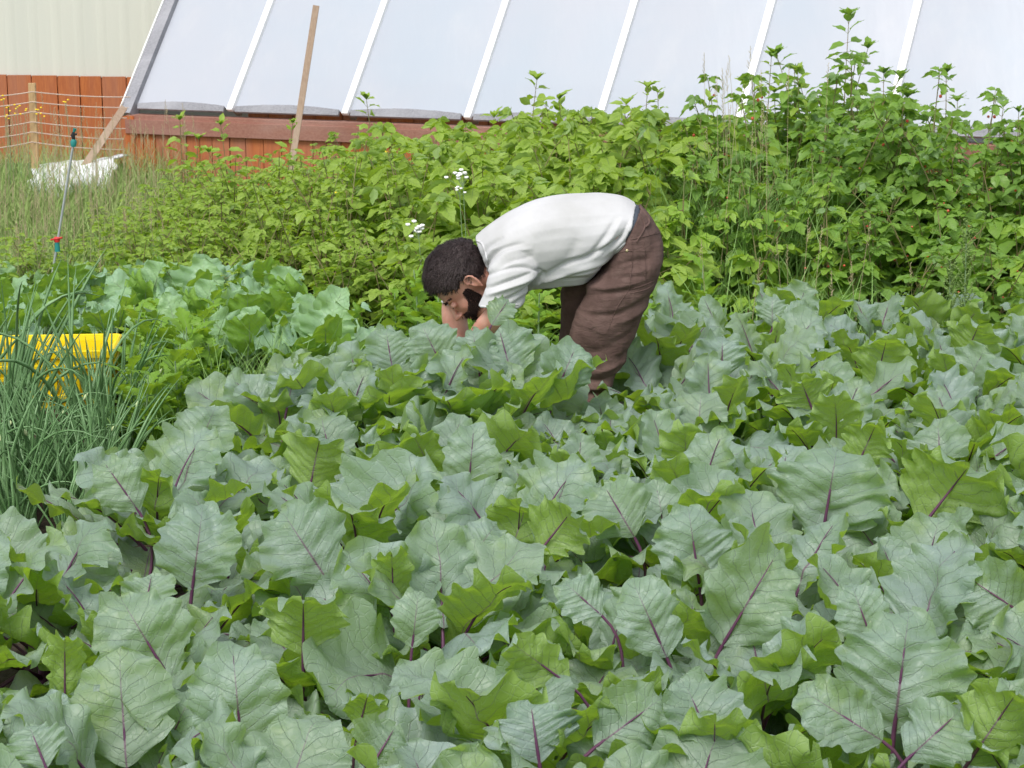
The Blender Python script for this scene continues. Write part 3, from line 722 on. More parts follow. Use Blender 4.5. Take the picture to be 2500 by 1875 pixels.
def bush_mesh(seed, canes=6, h=.95, size=.085, spread=.2, n5=.3, dens=13, berries=0):
    r = np.random.default_rng(seed); A, B, C = MB(), MB(), []
    for c in range(canes):
        az = r.uniform(0, 6.28); bx, by = r.normal(0, spread * .5, 2); hh = h * r.uniform(.72, 1.06)
        p_, d_ = spine((bx, by, -.02), az, R_(r.uniform(72, 90)), hh, R_(r.uniform(0, 35)), 10, 1.5)
        B.tube(p_, np.linspace(.006, .0025, 10), 5)
        m = int(dens * hh / h); a0 = r.uniform(0, 6.28)
        for k in range(m):
            f = .12 + .88 * (k + r.random() * .6) / m; q = f * 9; i = min(8, int(q)); node = p_[i] + (p_[i + 1] - p_[i]) * (q - i)
            sz = size * (1.1 - .55 * max(0, f - .6) / .4) * r.uniform(.8, 1.2)
            compound(A, B, node, a0 + k * 2.4 + r.uniform(-.3, .3), r, sz, 5 if r.random() < n5 else 3, R_(r.uniform(0, 35)) + max(0, f - .8) * 2.0)
        for k in range(4): compound(A, B, p_[-1], r.uniform(0, 6.28), r, size * .45, 3, R_(r.uniform(35, 75)))
        for _ in range(berries):
            if r.random() < .55:
                i = r.integers(5, 9); q = p_[i] + r.normal(0, .05, 3)
                an = r.uniform(.005, .0085); C.append(MB()); C[-1].tube([q + (0, 0, -an), q + (0, 0, -an * .5), q + (0, 0, an * .5), q + (0, 0, an)], [an * .35, an, an, an * .3], 7)
    return A, B, C
def bush_proto(seed, mat, name='raspberry_bush', **kw):
    root = empty(name); A, B, C = bush_mesh(seed, **kw)
    A.build('leaves', mat, root); B.build('canes', M['cane'], root)
    for c_ in C: c_.build('berry', M['berry'], root)
    return root
BL = [bush_proto(300 + i, M['rasp'], size=.092, canes=7, dens=12) for i in range(6)]                    # yellow-green, fine, left
BM_ = [bush_proto(320 + i, M['rasp'], size=.20, canes=4, dens=9, n5=.1) for i in range(5)]            # large leaves behind the man
BR = [bush_proto(340 + i, M['rasp_dark'], size=.125, canes=5, dens=11, berries=2) for i in range(6)]    # darker right part
BP = [bush_proto(360 + i, M['rasp_pale'], size=.10, canes=4, dens=9, h=.6) for i in range(4)]         # pale young shoots
TOPX = [-300, 100, 250, 330, 400, 520, 700, 900, 1150, 1300, 1500, 1700, 1850, 2050, 2200, 2350, 2700]
TOPY = [620, 560, 495, 470, 425, 390, 360, 335, 328, 272, 268, 262, 205, 150, 172, 245, 272]
def top_z(x, y):
    z = .8
    for _ in range(3):
        px, _p = proj((x, y, z)); ty = float(np.interp(px, TOPX, TOPY)); z = float(P(px, ty, y)[2])
    return z, px
r = np.random.default_rng(21); nb_ = 0
for Y in np.arange(10.15, 15.2, .34):
    for X in np.arange(-3.8, 4.6, .36):
        x, y = X + r.uniform(-.1, .1), Y + r.uniform(-.1, .1)
        ymx = 16 - (x + 2.17) * .516 - .75
        if y > ymx or y > 14.2: continue
        if abs(x) > .25 * y + .35: continue
        zt, px = top_z(x, y)
        if px < 90 + r.uniform(0, 120) and y > 10.6: continue
        if px < 260 and y > 11.6: continue
        zt = zt * r.uniform(.80, 1.03)
        front = np.interp(y, [10.1, 10.6, 11.4], [.62, .82, 1.2])
        hgt = min(zt, front * r.uniform(.9, 1.1), 1.25)
        if px < 700: hgt = min(hgt, np.interp(y, [10.1, 11.0, 12], [.42, .6, .9]))
        if hgt < .22: continue
        if px > 1480 and y < 10.7 and r.random() < .45: pr, nm_ = BP[r.integers(4)], 3
        elif px < 1000 + r.uniform(-150, 150): pr, nm_ = BL[r.integers(6)], 0
        elif px < 1700 + r.uniform(-100, 100): pr, nm_ = BM_[r.integers(5)], 1
        else: pr, nm_ = BR[r.integers(6)], 2
        base_h = .6 if nm_ == 3 else .95
        s_ = hgt / base_h; s_xy = min(1.15, max(.7, s_ ** .5))
        o = place(pr, (x, y, 0), r.uniform(0, 6.28), (s_xy, s_xy, s_), (r.uniform(-.05, .05), r.uniform(-.05, .05))); nb_ += 1
        lab = ['fine-leaved yellow-green raspberry bush in the hedge left of the man', 'large-leaved raspberry bush in the hedge directly behind the man',
               'darker raspberry bush with a few red berries in the hedge on the right', 'pale young raspberry shoots at the foot of the hedge on the right'][nm_]
        tag(o, lab, 'raspberry bush', ['raspberry bushes left of the man', 'raspberry bushes behind the man', 'raspberry bushes on the right', 'pale shoots at the hedge foot'][nm_])
print('bushes', nb_)
# single tall shoots standing out of the hedge against the greenhouse
def tall_shoot(seed, h, size, name='tall_shoot', branches=0, mat='rasp_dark'):
    r = np.random.default_rng(seed); root = empty(name); A, B = MB(), MB()
    stems = [((0, 0, 0), r.uniform(0, 6.28), 88, h, 6)]
    for k in range(branches): stems.append(((r.uniform(-.12, .12), 0, 0), r.uniform(0, 6.28), r.uniform(76, 86), h * r.uniform(.74, .9), 10))
    for b0, az, el, hh, cu in stems:
        p_, _ = spine(b0, az, R_(el), hh, R_(cu), 16, 1.5); B.tube(p_, np.linspace(.006, .0018, 16), 5)
        m = int(hh / .052); a0 = r.uniform(0, 6.28)
        for k in range(int(m * .3), m + 1):
            f = k / m; q = min(14.999, f * 15); i = int(q); node = p_[i] + (p_[i + 1] - p_[i]) * (q - i)
            sz = size * (1.05 - .5 * f ** 3) * r.uniform(.8, 1.15)
            for sg in (0, math.pi):
                a_ = a0 + k * 1.57 + sg + r.uniform(-.25, .25); el_ = R_(r.uniform(-20, 35)) + (.5 if f > .93 else 0)
                out = np.array([math.cos(a_) * math.cos(el_), math.sin(a_) * math.cos(el_), math.sin(el_)])
                B.tube([node, node + out * sz * .3], [.0012, .001], 4, cap=False)
                tn = unit(np.array([-math.sin(el_) * math.cos(a_), -math.sin(el_) * math.sin(a_), math.cos(el_)]) + r.normal(0, .35, 3) + np.array([0, -.35, 0]))
                leaflet(A, node + out * sz * .28, out, tn, sz, sz * .55, r, droop=r.uniform(.15, .5), nv=8)
        for k in range(6):
            a_ = r.uniform(0, 6.28); leaflet(A, p_[-1], (math.cos(a_) * .6, math.sin(a_) * .6, .8), (math.cos(a_) * -.8, math.sin(a_) * -.8, .6), size * .5, size * .28, r, nv=6)
    A.build('leaves', M[mat], root); B.build('stem', M['cane'], root); return root
SH = [(2065, 38, 12.2, .09, 4, 'rasp_dark', 'tallest leafy shoot rising above the hedge against the greenhouse film'),
      (2165, 175, 12.0, .08, 1, 'rasp_dark', 'leafy shoot crossing the last white batten right of the tallest shoot'),
      (2322, 180, 12.0, .075, 1, 'rasp_dark', 'leafy shoot with paired leaves standing right of the last white batten'),
      (1870, 140, 12.3, .08, 1, 'rasp', 'leafy shoot in front of the fifth white batten'), (1965, 175, 12.2, .07, 1, 'rasp', 'thin pale leafy shoot between the fifth batten and the tallest shoot'),
      (1790, 200, 12.4, .075, 0, 'rasp', 'leafy shoot just left of the fifth white batten'), (1280, 195, 12.6, .085, 0, 'rasp', 'single leafy shoot standing against the film above the man\'s head'),
      (1565, 215, 12.4, .075, 0, 'rasp', 'thin upright shoot right of the fourth batten'), (1390, 240, 12.5, .08, 0, 'rasp', 'leafy shoot left of the fourth white batten'),
      (1620, 228, 12.4, .07, 0, 'rasp', 'short leafy shoot above the man\'s hips'), (920, 242, 13.4, .08, 0, 'rasp', 'small leafy shoot at the foot of the second batten'),
      (2430, 262, 11.8, .065, 1, 'rasp_dark', 'leafy shoot near the right edge of the hedge top'), (2490, 270, 11.9, .065, 0, 'rasp_dark', 'rightmost leafy shoot of the hedge top'),
      (1500, 255, 12.4, .08, 1, 'rasp', 'bushy light green shoot at the foot of the fourth batten'), (560, 305, 13.0, .07, 1, 'rasp', 'leafy shoot before the red planks between two battens'),
      (440, 290, 13.4, .065, 1, 'rasp', 'leafy shoot before the red planks near the greenhouse corner'), (690, 300, 13.0, .06, 0, 'rasp', 'leafy shoot just left of the tall leaning stake'),
      (1700, 245, 12.2, .07, 1, 'rasp', 'pale leafy shoot above the grassy gap in the hedge'), (2240, 235, 12.0, .07, 1, 'rasp_dark', 'shoot crowded beside the last white batten foot'),
      (1180, 285, 12.8, .075, 0, 'rasp', 'low leafy shoot before the sill above the white flowers')]
for i, (px, py, Y, sz, br, mt, lb) in enumerate(SH):
    q = P(px, py, Y); o = tall_shoot(400 + i, float(q[2]), sz * 1.65, branches=br, mat=mt); o.location = (float(q[0]), Y, 0)
    tag(o, lb, 'leafy shoot')

# ------------------------------------------------------------------ grass (stuff)
def grass(name, mat, region, n, hmin, hmax, seed, label, seedheads=0.0, wid=.004, lean=.5):
    r = np.random.default_rng(seed); A = MB()
    V, Fc = [], []
    for k in range(n):
        x, y = region(r); h = r.uniform(hmin, hmax); az = r.uniform(0, 6.28); le = r.uniform(.03, lean); cv = r.uniform(.1, 1.3)
        s = np.linspace(0, 1, 6); rr_ = h * (le * s + cv * .35 * s ** 2.5); z = h * s * (1 - .22 * cv * s ** 2)
        cx = x + np.cos(az) * rr_; cy = y + np.sin(az) * rr_; w = wid * r.uniform(.7, 1.3) * (1 - s * .85)
        ba = r.uniform(0, 3.14); bx, by = math.cos(ba), math.sin(ba)
        i0 = len(V) * 12
        V.append(np.stack([np.stack([cx - bx * w, cy - by * w, z], 1), np.stack([cx + bx * w, cy + by * w, z], 1)], 1).reshape(-1, 3))
        for j in range(5): Fc.append([i0 + 2 * j, i0 + 2 * j + 1, i0 + 2 * j + 3, i0 + 2 * j + 2])
    A.add(np.concatenate(V), Fc, 0)
    mats = [mat]
    if seedheads:
        mats.append(M['straw']); 
        for k in range(int(n * seedheads)):
            x, y = region(r); h = r.uniform(hmax * .9, hmax * 1.45); az = r.uniform(0, 6.28); q = np.array([x, y, 0.])
            e = np.array([x + math.cos(az) * .1 * h, y + math.sin(az) * .1 * h, h])
            A.tube([q, (q + e) / 2 - (0, 0, .0), e], [.0018, .0015, .001], 3, 1, cap=False)
            for j in range(9):
                t = e + (0, 0, -.014 * j); a_ = r.uniform(0, 6.28); dd = np.array([math.cos(a_), math.sin(a_), 1.2]) * .014 * (.4 + j * .12)
                A.tube([t, t + dd], [.0022, .0008], 3, 1, cap=False)
    o = A.build(name, mats); tag(o, label, 'grass', kind='stuff'); return o
def reg_left(r):
    while 1:
        x, y = r.uniform(-4.6, -1.2), r.uniform(10.3, 16.6)
        px, _ = proj((x, y, .2))
        if px < np.interp(y, [10.3, 11.5, 15.4], [230, 330, 470]) + r.uniform(-60, 60) and y < 16 - (x + 2.17) * .516 - .15 + (3 if x < -3.15 else 0): return x, y
grass('tall_grass', M['grass'], reg_left, 9000, .22, .5, 31, 'tall pale meadow grass beside the greenhouse corner on the far left', .05)
def reg_front(r):
    while 1:
        x, y = r.uniform(-2.9, -1.7), r.uniform(10.2, 12.2)
        px, _ = proj((x, y, .2))
        if px < 420: return x, y
grass('weedy_grass', M['grassgreen'], reg_front, 1800, .15, .42, 32, 'green weedy grass around the thin metal sprinkler riser', .01)
def reg_r(r): return 1.25 + r.normal(0, .28), 10.9 + r.normal(0, .35)
grass('hedge_grass', M['grassgreen'], reg_r, 900, .5, 1.0, 33, 'arching bright grass growing through the hedge right of the man', .02, .005, .4)
def reg_foot(r): return r.uniform(.5, 2.0), r.uniform(9.5, 9.95)
grass('foot_grass', M['grassgreen'], reg_foot, 500, .2, .48, 34, 'loose grass at the hedge foot behind the right kale rows', .02, .005, .7)
def reg_path(r): return r.uniform(-.9, .8), r.uniform(8.3, 10.2)
grass('path_weeds', M['grassgreen'], reg_path, 900, .08, .3, 35, 'low green weeds on the strip behind the man', 0, .006, .8)
def reg_wl(r):
    x, y = r.uniform(-1.45, -.75), r.uniform(7.5, 8.9); return x, y
grass('bed_edge_grass', M['grassgreen'], reg_wl, 500, .2, .5, 36, 'thin grass between the onions and the kale', 0, .004, .5)

# jagged yellow-green weeds between the onions and the kale
def weed_mesh(seed, h=.32, n_=14, L0=.15):
    r = np.random.default_rng(seed); A, B = MB(), MB()
    B.tube([(0, 0, -.02), (.01, 0, h * .5), (0, .01, h)], [.005, .004, .002], 6)
    for k in range(n_):
        f = k / n_; az = k * 2.4 + r.uniform(-.3, .3); el = R_(15 + 45 * f + r.uniform(-10, 10)); L_ = L0 * (1 - .45 * f) * r.uniform(.8, 1.2)
        sp_, _ = spine((0, 0, h * f), az, el, L_, R_(r.uniform(20, 70)), 18)
        blade(A, sp_, (-math.sin(el) * math.cos(az), -math.sin(el) * math.sin(az), math.cos(el)), L_ * .5, r, 9, cup=.2, ruff=.04, puck=.0, lobe=.28, teeth=.10)
    return A, B
WD = []
for i in range(5):
    root = empty('leafy_weed'); A, B = weed_mesh(700 + i); A.build('leaves', M['weed'], root); B.build('stem', M['stalk_green'], root); WD.append(root)
r = np.random.default_rng(9)
for k in range(46):
    py = r.uniform(830, 1080); px = r.uniform(330, 560) - (py - 830) * .15 + (0 if py < 950 else 0)
    if px > left_bound(py) + 20: continue
    q = G(px, py, .18)
    o = place(WD[k % 5], (float(q[0]), float(q[1]), 0), r.uniform(0, 6.28), r.uniform(.8, 1.35))
    tag(o, 'yellow-green jagged-leaved weed growing between the crate and the kale', 'weed', 'weeds between the crate and the kale')
for k in range(26):
    x, y = r.uniform(-.75, .95), r.uniform(8.5, 9.9)
    o = place(WD[k % 5], (x, y, 0), r.uniform(0, 6.28), r.uniform(.9, 1.6))
    tag(o, 'green leafy weed on the strip between the man and the hedge', 'weed', 'weeds behind the man')
# seeding weed spire at the right
def spire(seed, h):
    r = np.random.default_rng(seed); root = empty('seeding_weed'); A, B = MB(), MB()
    B.tube([(0, 0, 0), (.01, 0, h * .5), (0, 0, h)], [.006, .004, .0015], 6)
    for k in range(34):
        f = .35 + .65 * k / 34; q = np.array([.01 * math.sin(math.pi * f), 0, h * f]); az = k * 2.4; L_ = .11 * (1.15 - f) + .02
        e = q + np.array([math.cos(az) * .55, math.sin(az) * .55, .85]) * L_; A.tube([q, (q + e) / 2, e], [.0015, .0025, .001], 4)
        for j in range(7):
            t = q + (e - q) * (j + 1) / 7; a_ = r.uniform(0, 6.28); A.tube([t, t + np.array([math.cos(a_), math.sin(a_), .5]) * .011], [.0042, .002], 5)
    for k in range(9):
        az = k * 2.4; el = R_(r.uniform(0, 40)); L_ = .12; sp_, _ = spine((0, 0, h * (.1 + .05 * k)), az, el, L_, .6, 14)
        blade(A, sp_, (-math.sin(el) * math.cos(az), -math.sin(el) * math.sin(az), math.cos(el)), L_ * .5, r, 9, cup=.2, ruff=.03, puck=0, lobe=.2, teeth=.06)
    A.build('seed_sprays', M['weed'], root); B.build('stem', M['stalk_green'], root); return root
q = P(2360, 545, 8.9); o = spire(1, float(q[2])); o.location = (float(q[0]), 8.9, 0); tag(o, 'tall seeding weed spire standing over the kale at the right edge', 'weed')
q = P(2320, 640, 8.8); o = spire(2, float(q[2])); o.location = (float(q[0]), 8.8, 0); tag(o, 'shorter seeding weed just left of the tall seeding spire', 'weed')
# flowers
def flower_head(name, mat, px, py, Y, label, n_=9, sp_r=.03, s=.008, seed=0):
    r = np.random.default_rng(seed); q = P(px, py, Y); root = empty(name, (float(q[0]), float(q[1]), 0)); B = MB(); z = float(q[2])
    B.tube([(0, 0, 0), (.015, 0, z * .6), (0, 0, z - sp_r)], [.003, .0025, .0015], 5)
    for k in range(n_):
        c = np.array([r.normal(0, sp_r), r.normal(0, sp_r * .5), z + r.normal(0, sp_r * .9)]); B.tube([(0, 0, z - sp_r * 2), c], [.001, .001], 4)
        A = MB()
        for j in range(7):
            a_ = j * .9; d = np.array([math.cos(a_), math.sin(a_) * .6, .35 + .3 * math.sin(a_)]) * s
            A.tube([c + d * .2, c + d], [s * .5, s * .3], 5)
        A.build('flower_head', M[mat], root)
    B.build('stem', M['stalk_green'], root); return tag(root, label, 'flower')
flower_head('yarrow', 'white', 1130, 430, 10.15, 'cluster of small white flowers in the hedge above the man\'s shoulder', 10, .03, .011, 1)
flower_head('yarrow', 'white', 1122, 462, 10.1, 'thin lower sprig of white flowers under the upper white cluster', 5, .016, .008, 5)
flower_head('yarrow', 'white', 1022, 562, 10.0, 'white flower cluster right beside the man\'s head', 12, .022, .012, 2)
flower_head('hawkweed', 'yellow', 917, 370, 12.2, 'bright yellow flower in the hedge below the greenhouse sill', 4, .018, .013, 3)
flower_head('hawkweed', 'yellow', 822, 474, 11.2, 'tiny yellow flower low in the hedge', 1, .004, .009, 4)
for k, (px, py) in enumerate([(8, 240), (40, 255), (95, 262), (60, 270), (15, 285), (35, 275), (100, 283), (160, 248), (22, 262)]):
    o = flower_head('mustard_flower', 'yellow', px, py, 15.0 + .05 * k, 'small yellow flowers on thin stalks around the pale trellis post', 3, .014, .008, 20 + k)
    o['group'] = 'yellow flowers around the trellis post'
#PERSON
YM = 7.75
def Z(zx, zy, Y=YM): return P(980 + .3497 * zx, 440 + .3497 * zy, Y)      # coordinates of the man in an enlarged crop
def cat(a, n):
    a = np.asarray(a, float); m = len(a); out = []
    for i in range(m - 1):
        p0, p1, p2, p3 = a[max(0, i - 1)], a[i], a[i + 1], a[min(m - 1, i + 2)]
        for t in np.linspace(0, 1, n, endpoint=False):
            out.append(.5 * ((2 * p1) + (p2 - p0) * t + (2 * p0 - 5 * p1 + 4 * p2 - p3) * t * t + (3 * p1 - p0 - 3 * p2 + p3) * t ** 3))
    out.append(a[-1]); return np.array(out)
def loft(mb, secs, k=28, sub=5, sq=2.0, grow=0.0):
    """secs: (top zx,zy, bottom zx,zy, half depth, centre Y)"""
    rows = []
    for s_ in secs:
        A_, B_ = Z(s_[0], s_[1], s_[5]), Z(s_[2], s_[3], s_[5]); c = (A_ + B_) / 2; a_ = (A_ - B_) / 2
        a_ = a_ * (1 + grow / np.linalg.norm(a_)); rows.append(np.concatenate([c, a_, [s_[4] + grow]]))
    rows = cat(rows, sub); an = np.linspace(0, 2 * math.pi, k, endpoint=False)
    ca = np.sign(np.cos(an)) * np.abs(np.cos(an)) ** (2 / sq); sa = np.sign(np.sin(an)) * np.abs(np.sin(an)) ** (2 / sq)
    V = []
    for q in rows: V.append(q[:3] + ca[:, None] * q[3:6] + sa[:, None] * np.array([0, q[6], 0]))
    V = np.array(V); n_ = len(V); i = np.arange(n_ - 1)[:, None] * k; j = np.arange(k)[None]; j2 = (j + 1) % k
    mb.add(V.reshape(-1, 3), np.stack([i + j, i + j2, i + k + j2, i + k + j], -1).reshape(-1, 4))
    for ring, rev in ((V[0], 1), (V[-1], 0)):
        c = ring.mean(0); vv = np.vstack([ring, c]); mb.add(vv, [[j_, (j_ + 1) % k, k] if rev else [(j_ + 1) % k, j_, k] for j_ in range(k)])
def ell(mb, c, r_, basis=None, o=None, s=1.0, nu=24, nv=16):
    th = np.linspace(0, math.pi, nv); ph = np.linspace(0, 2 * math.pi, nu, endpoint=False)
    v = np.array([[math.sin(t) * math.cos(p), math.sin(t) * math.sin(p), math.cos(t)] for t in th for p in ph]) * np.asarray(r_) + np.asarray(c)
    if basis is not None: v = np.asarray(o) + s * (v @ np.asarray(basis))
    mb.add(v, [[i * nu + j, (i + 1) * nu + j, (i + 1) * nu + (j + 1) % nu, i * nu + (j + 1) % nu] for i in range(nv - 1) for j in range(nu)])
def limb(mb, pts, rad, k=18, sub=5):
    q = cat([list(p) + [r_] for p, r_ in zip(pts, rad)], sub)
    e0 = q[0].copy(); e0[:3] -= unit(q[1][:3] - q[0][:3]) * q[0][3] * .6; e0[3] *= .45
    e1 = q[-1].copy(); e1[:3] += unit(q[-1][:3] - q[-2][:3]) * q[-1][3] * .6; e1[3] *= .45
    q = np.vstack([e0, q, e1]); mb.tube(q[:, :3], q[:, 3], k)
def remesh(mb, name, mat, vox, smooth=6, fn=None):
    o = mb.build(name, mat); m = o.modifiers.new('r', 'REMESH'); m.mode = 'VOXEL'; m.voxel_size = vox; m.use_smooth_shade = True
    m2 = o.modifiers.new('s', 'SMOOTH'); m2.iterations = smooth; m2.factor = .5
    dg = bpy.context.evaluated_depsgraph_get(); me = bpy.data.meshes.new_from_object(o.evaluated_get(dg)); me.name = name
    o.modifiers.clear(); old = o.data; o.data = me; bpy.data.meshes.remove(old)
    me.materials.clear(); me.materials.append(mat)
    if fn is not None:
        n_ = len(me.vertices); co = np.zeros(n_ * 3, np.float32); no = np.zeros(n_ * 3, np.float32)
        me.vertices.foreach_get('co', co); me.vertices.foreach_get('normal', no); co = co.reshape(-1, 3).astype(float); no = no.reshape(-1, 3).astype(float)
        co = fn(co, no); me.vertices.foreach_set('co', co.astype(np.float32).ravel()); me.update()
    me.polygons.foreach_set('use_smooth', np.ones(len(me.polygons), bool)); return o
def strokes(co, lst, ymax=YM + .02):
    """distance-based creases: lst of (polyline in zoomed coordinates, width m, depth m)"""
    d_out = np.zeros(len(co)); near = 1 / (1 + np.exp((co[:, 1] - ymax) / .02))
    for pl, w, amp in lst:
        q = cat([Z(a_, b_)[[0, 2]] for a_, b_ in pl], 6); best = np.full(len(co), 9.0); tt = np.zeros(len(co)); m = len(q) - 1
        for i in range(m):
            a_, b_ = q[i], q[i + 1]; ab = b_ - a_; t = np.clip(((co[:, [0, 2]] - a_) @ ab) / (ab @ ab), 0, 1)
            d = np.linalg.norm(co[:, [0, 2]] - a_ - t[:, None] * ab, axis=1); u_ = d < best; best[u_] = d[u_]; tt[u_] = (i + t[u_]) / m
        ta = np.sin(math.pi * np.clip(tt, .04, .96)) ** .5
        x_ = best / w; d_out += amp * ta * np.exp(-x_ ** 2)
    return d_out * near
def nz(co, sc, seed=0): return np.array([noise.noise(Vector((c[0] * sc[0], c[1] * sc[1], c[2] * sc[2] + seed))) for c in co])

n = NT('skin'); co_ = n.objco(); c = n.mix(n.sstep(n.noise(16, 4, co_), .3, .7), (.66, .36, .28), (.56, .26, .19))
n.b.inputs['Subsurface Weight'].default_value = .12; n.b.inputs['Subsurface Radius'].default_value = (.012, .005, .003)
M['skin'] = n.fin(c, .5, n.bump(n.noise(120, 3, co_), .002, .3))
n = NT('hair'); co_ = n.objco(); c = n.mix(n.noise(90, 4, co_), (.018, .012, .013), (.05, .032, .03))
M['hair'] = n.fin(c, .5, n.bump(n.noise(160, 5, co_), .006, .9), spec=.35)
M['beard'] = simple('beard_hair', (.022, .011, .009), (.042, .021, .016), 60, .8, .8, 220)
n = NT('shirt_cotton'); co_ = n.objco(); c = n.mix(n.sstep(n.noise(4, 5, co_), .35, .75), (.54, .54, .55), (.45, .45, .445))
M['shirt'] = n.fin(c, .9, n.bump(n.noise(420, 2, co_), .001, .3, n.bump(n.noise(26, 4, n.objco((1, .3, .7)), .5, .6), .006, .35)), spec=.2, sheen=.15)
n = NT('trouser_canvas'); co_ = n.objco(); c = n.mix(n.sstep(n.noise(7, 6, co_, .65), .35, .7), (.135, .086, .075), (.088, .055, .047))
c = n.mix(n.math('MULTIPLY', n.sstep(n.noise(22, 5, co_, .7), .5, .8), .4), c, (.20, .145, .125))
M['pants'] = n.fin(c, .92, n.bump(n.noise(380, 2, co_), .001, .35, n.bump(n.noise(18, 5, n.objco((1, .5, 2.2)), .6, .9), .012, .55)), spec=.15)
M['shorts'] = simple('navy_elastic', (.07, .085, .11), (.05, .06, .08), 20, .85)
M['boot'] = simple('boot_leather', (.03, .02, .015), (.05, .035, .025), 20, .6, .3)
M['eye'] = simple('eye_dark', (.02, .012, .01), None, 5, .3)
M['lip'] = simple('lip', (.42, .15, .12), None, 5, .5)

man = empty('person', (0, 0, 0)); tag(man, 'man in pale grey T-shirt and brown work trousers bending low over the kale', 'person')
# head frame: forward (nose), left, up (crown)
hf = unit([-.46, -.12, -.87]); hu0 = np.array([-.87, -.10, .46]); hl = unit(np.cross(hu0, hf)); hu = unit(np.cross(hf, hl)); HB = np.stack([hf, hl, hu])
HO = P(1134, 688, 7.74); HS = 1.15
def hp(p): return HO + HS * (np.asarray(p, float) @ HB)
b = MB()
e_ = lambda c, r_: ell(b, c, r_, HB, HO, HS)
e_((-.008, 0, .025), (.100, .077, .092)); e_((.040, 0, -.035), (.056, .060, .078)); e_((.042, 0, -.088), (.046, .050, .034)); e_((.082, 0, -.108), (.018, .022, .016))
e_((.082, 0, .022), (.014, .048, .010)); e_((.056, .030, -.03), (.030, .026, .030)); e_((.056, -.030, -.03), (.030, .026, .030))
limb(b, [hp((.090, 0, .006)), hp((.108, 0, -.018)), hp((.121, 0, -.038))], [.008, .010, .013], 10)
for sg in (-1, 1):
    e_((.106, sg * .011, -.040), (.009, .009, .008))
    limb(b, [hp((-.018, sg * .083, -.046)), hp((-.028, sg * .092, -.02)), hp((-.030, sg * .097, .006)), hp((-.018, sg * .096, .020)), hp((-.003, sg * .090, .014)), hp((.002, sg * .084, -.002))], [.007, .006, .0055, .0055, .005, .004], 10, 4)
    e_((-.016, sg * .083, -.012), (.014, .006, .028))
e_((.096, 0, -.066), (.008, .022, .005)); e_((.094, 0, -.076), (.009, .020, .006))
neckB = Z(640, 560, 7.77); limb(b, [hp((-.03, 0, -.02)), (hp((-.035, 0, -.075)) + neckB) / 2 + (0, 0, .0), neckB, Z(800, 470)], [.066, .060, .064, .09], 22)
# inner torso, arms, legs, all one body
TORSO = [(520, 400, 610, 640, .085, 7.76), (600, 330, 660, 700, .15, 7.76), (740, 238, 720, 748, .20, 7.75), (900, 160, 860, 755, .205, 7.75), (1100, 110, 1060, 742, .195, 7.75),
         (1350, 97, 1270, 715, .185, 7.75), (1540, 115, 1400, 585, .178, 7.75), (1632, 160, 1500, 480, .172, 7.75)]
loft(b, TORSO[1:] + [(1740, 250, 1480, 540, .16, 7.75), (1790, 420, 1480, 640, .15, 7.75)], grow=-.016)
ARMN = [Z(760, 590, 7.60), Z(700, 760, 7.56), Z(668, 930, 7.55), Z(575, 1040, 7.60), Z(470, 1170, 7.66)]
limb(b, ARMN, [.062, .054, .047, .043, .029])
ARMF = [Z(470, 640, 7.96), Z(390, 800, 7.99), Z(372, 960, 7.99), Z(400, 1080, 7.96), Z(440, 1200, 7.90)]
limb(b, ARMF, [.062, .055, .052, .044, .030])
def hand(b, w, d, side, palm_n):
    d = unit(d); s_ = unit(np.cross(d, palm_n)) * side; pn = unit(np.cross(s_, d)) * (1 if np.dot(np.cross(s_, d), palm_n) > 0 else -1)
    ell(b, (0, 0, 0), (.05, .04, .016), np.stack([d, s_, pn]), w + d * .05)
    for k, (off, L_) in enumerate(((-.030, .062), (-.010, .074), (.011, .070), (.030, .056))):
        p = w + d * .085 + s_ * off; pts = [w + d * .06 + s_ * off * .9, p]; dd = d.copy()
        for seg, bend in ((.45, .35), (.32, .75), (.25, .6)):
            dd = unit(dd * math.cos(bend) + pn * math.sin(bend)); p = p + dd * L_ * seg; pts.append(p)
        limb(b, pts, [.0095, .009, .0085, .0078, .0068], 10, 2)
    t0 = w + d * .02 - s_ * .03; limb(b, [t0, t0 + d * .025 - s_ * .025 + pn * .01, t0 + d * .055 - s_ * .035 + pn * .025], [.012, .0105, .0085], 10, 2)
hand(b, ARMN[-1], ARMN[-1] - ARMN[-2], 1, np.array([.3, .9, -.2])); hand(b, ARMF[-1], ARMF[-1] - ARMF[-2], -1, np.array([.3, -.9, -.2]))
LEGN = [(1800, 600, 1330, 740, .09, 7.66), (1720, 800, 1290, 890, .085, 7.66), (1620, 1000, 1270, 1080, .07, 7.66), (1540, 1250, 1290, 1290, .06, 7.65), (1440, 1480, 1260, 1520, .05, 7.65), (1330, 1700, 1190, 1720, .042, 7.65), (1310, 1850, 1180, 1860, .04, 7.65)]
LEGF = [(1480, 660, 1190, 700, .085, 7.87), (1390, 860, 1150, 880, .08, 7.87), (1320, 1040, 1140, 1060, .065, 7.87), (1260, 1300, 1120, 1310, .055, 7.87), (1220, 1600, 1110, 1610, .045, 7.87), (1210, 1790, 1110, 1800, .04, 7.87)]
loft(b, [(1790, 480, 1400, 650, .12, 7.70)] + LEGN, grow=-.006); loft(b, [(1700, 480, 1350, 600, .10, 7.82)] + LEGF, grow=-.006)
def head_fn(co, no):
    l = ((co - HO) / HS) @ HB.T
    for sg in (-1, 1):
        d = np.linalg.norm((l - [.092, sg * .033, .002]) / [1, 1.35, .8], axis=1); co = co - np.outer(.011 * np.exp(-(d / .014) ** 2), hf)
        d = np.linalg.norm((l - [-.012, sg * .094, -.004]) / [1, 1.6, 1.7], axis=1); co = co - np.outer(.011 * np.exp(-(d / .008) ** 2), hl * sg)
    return co
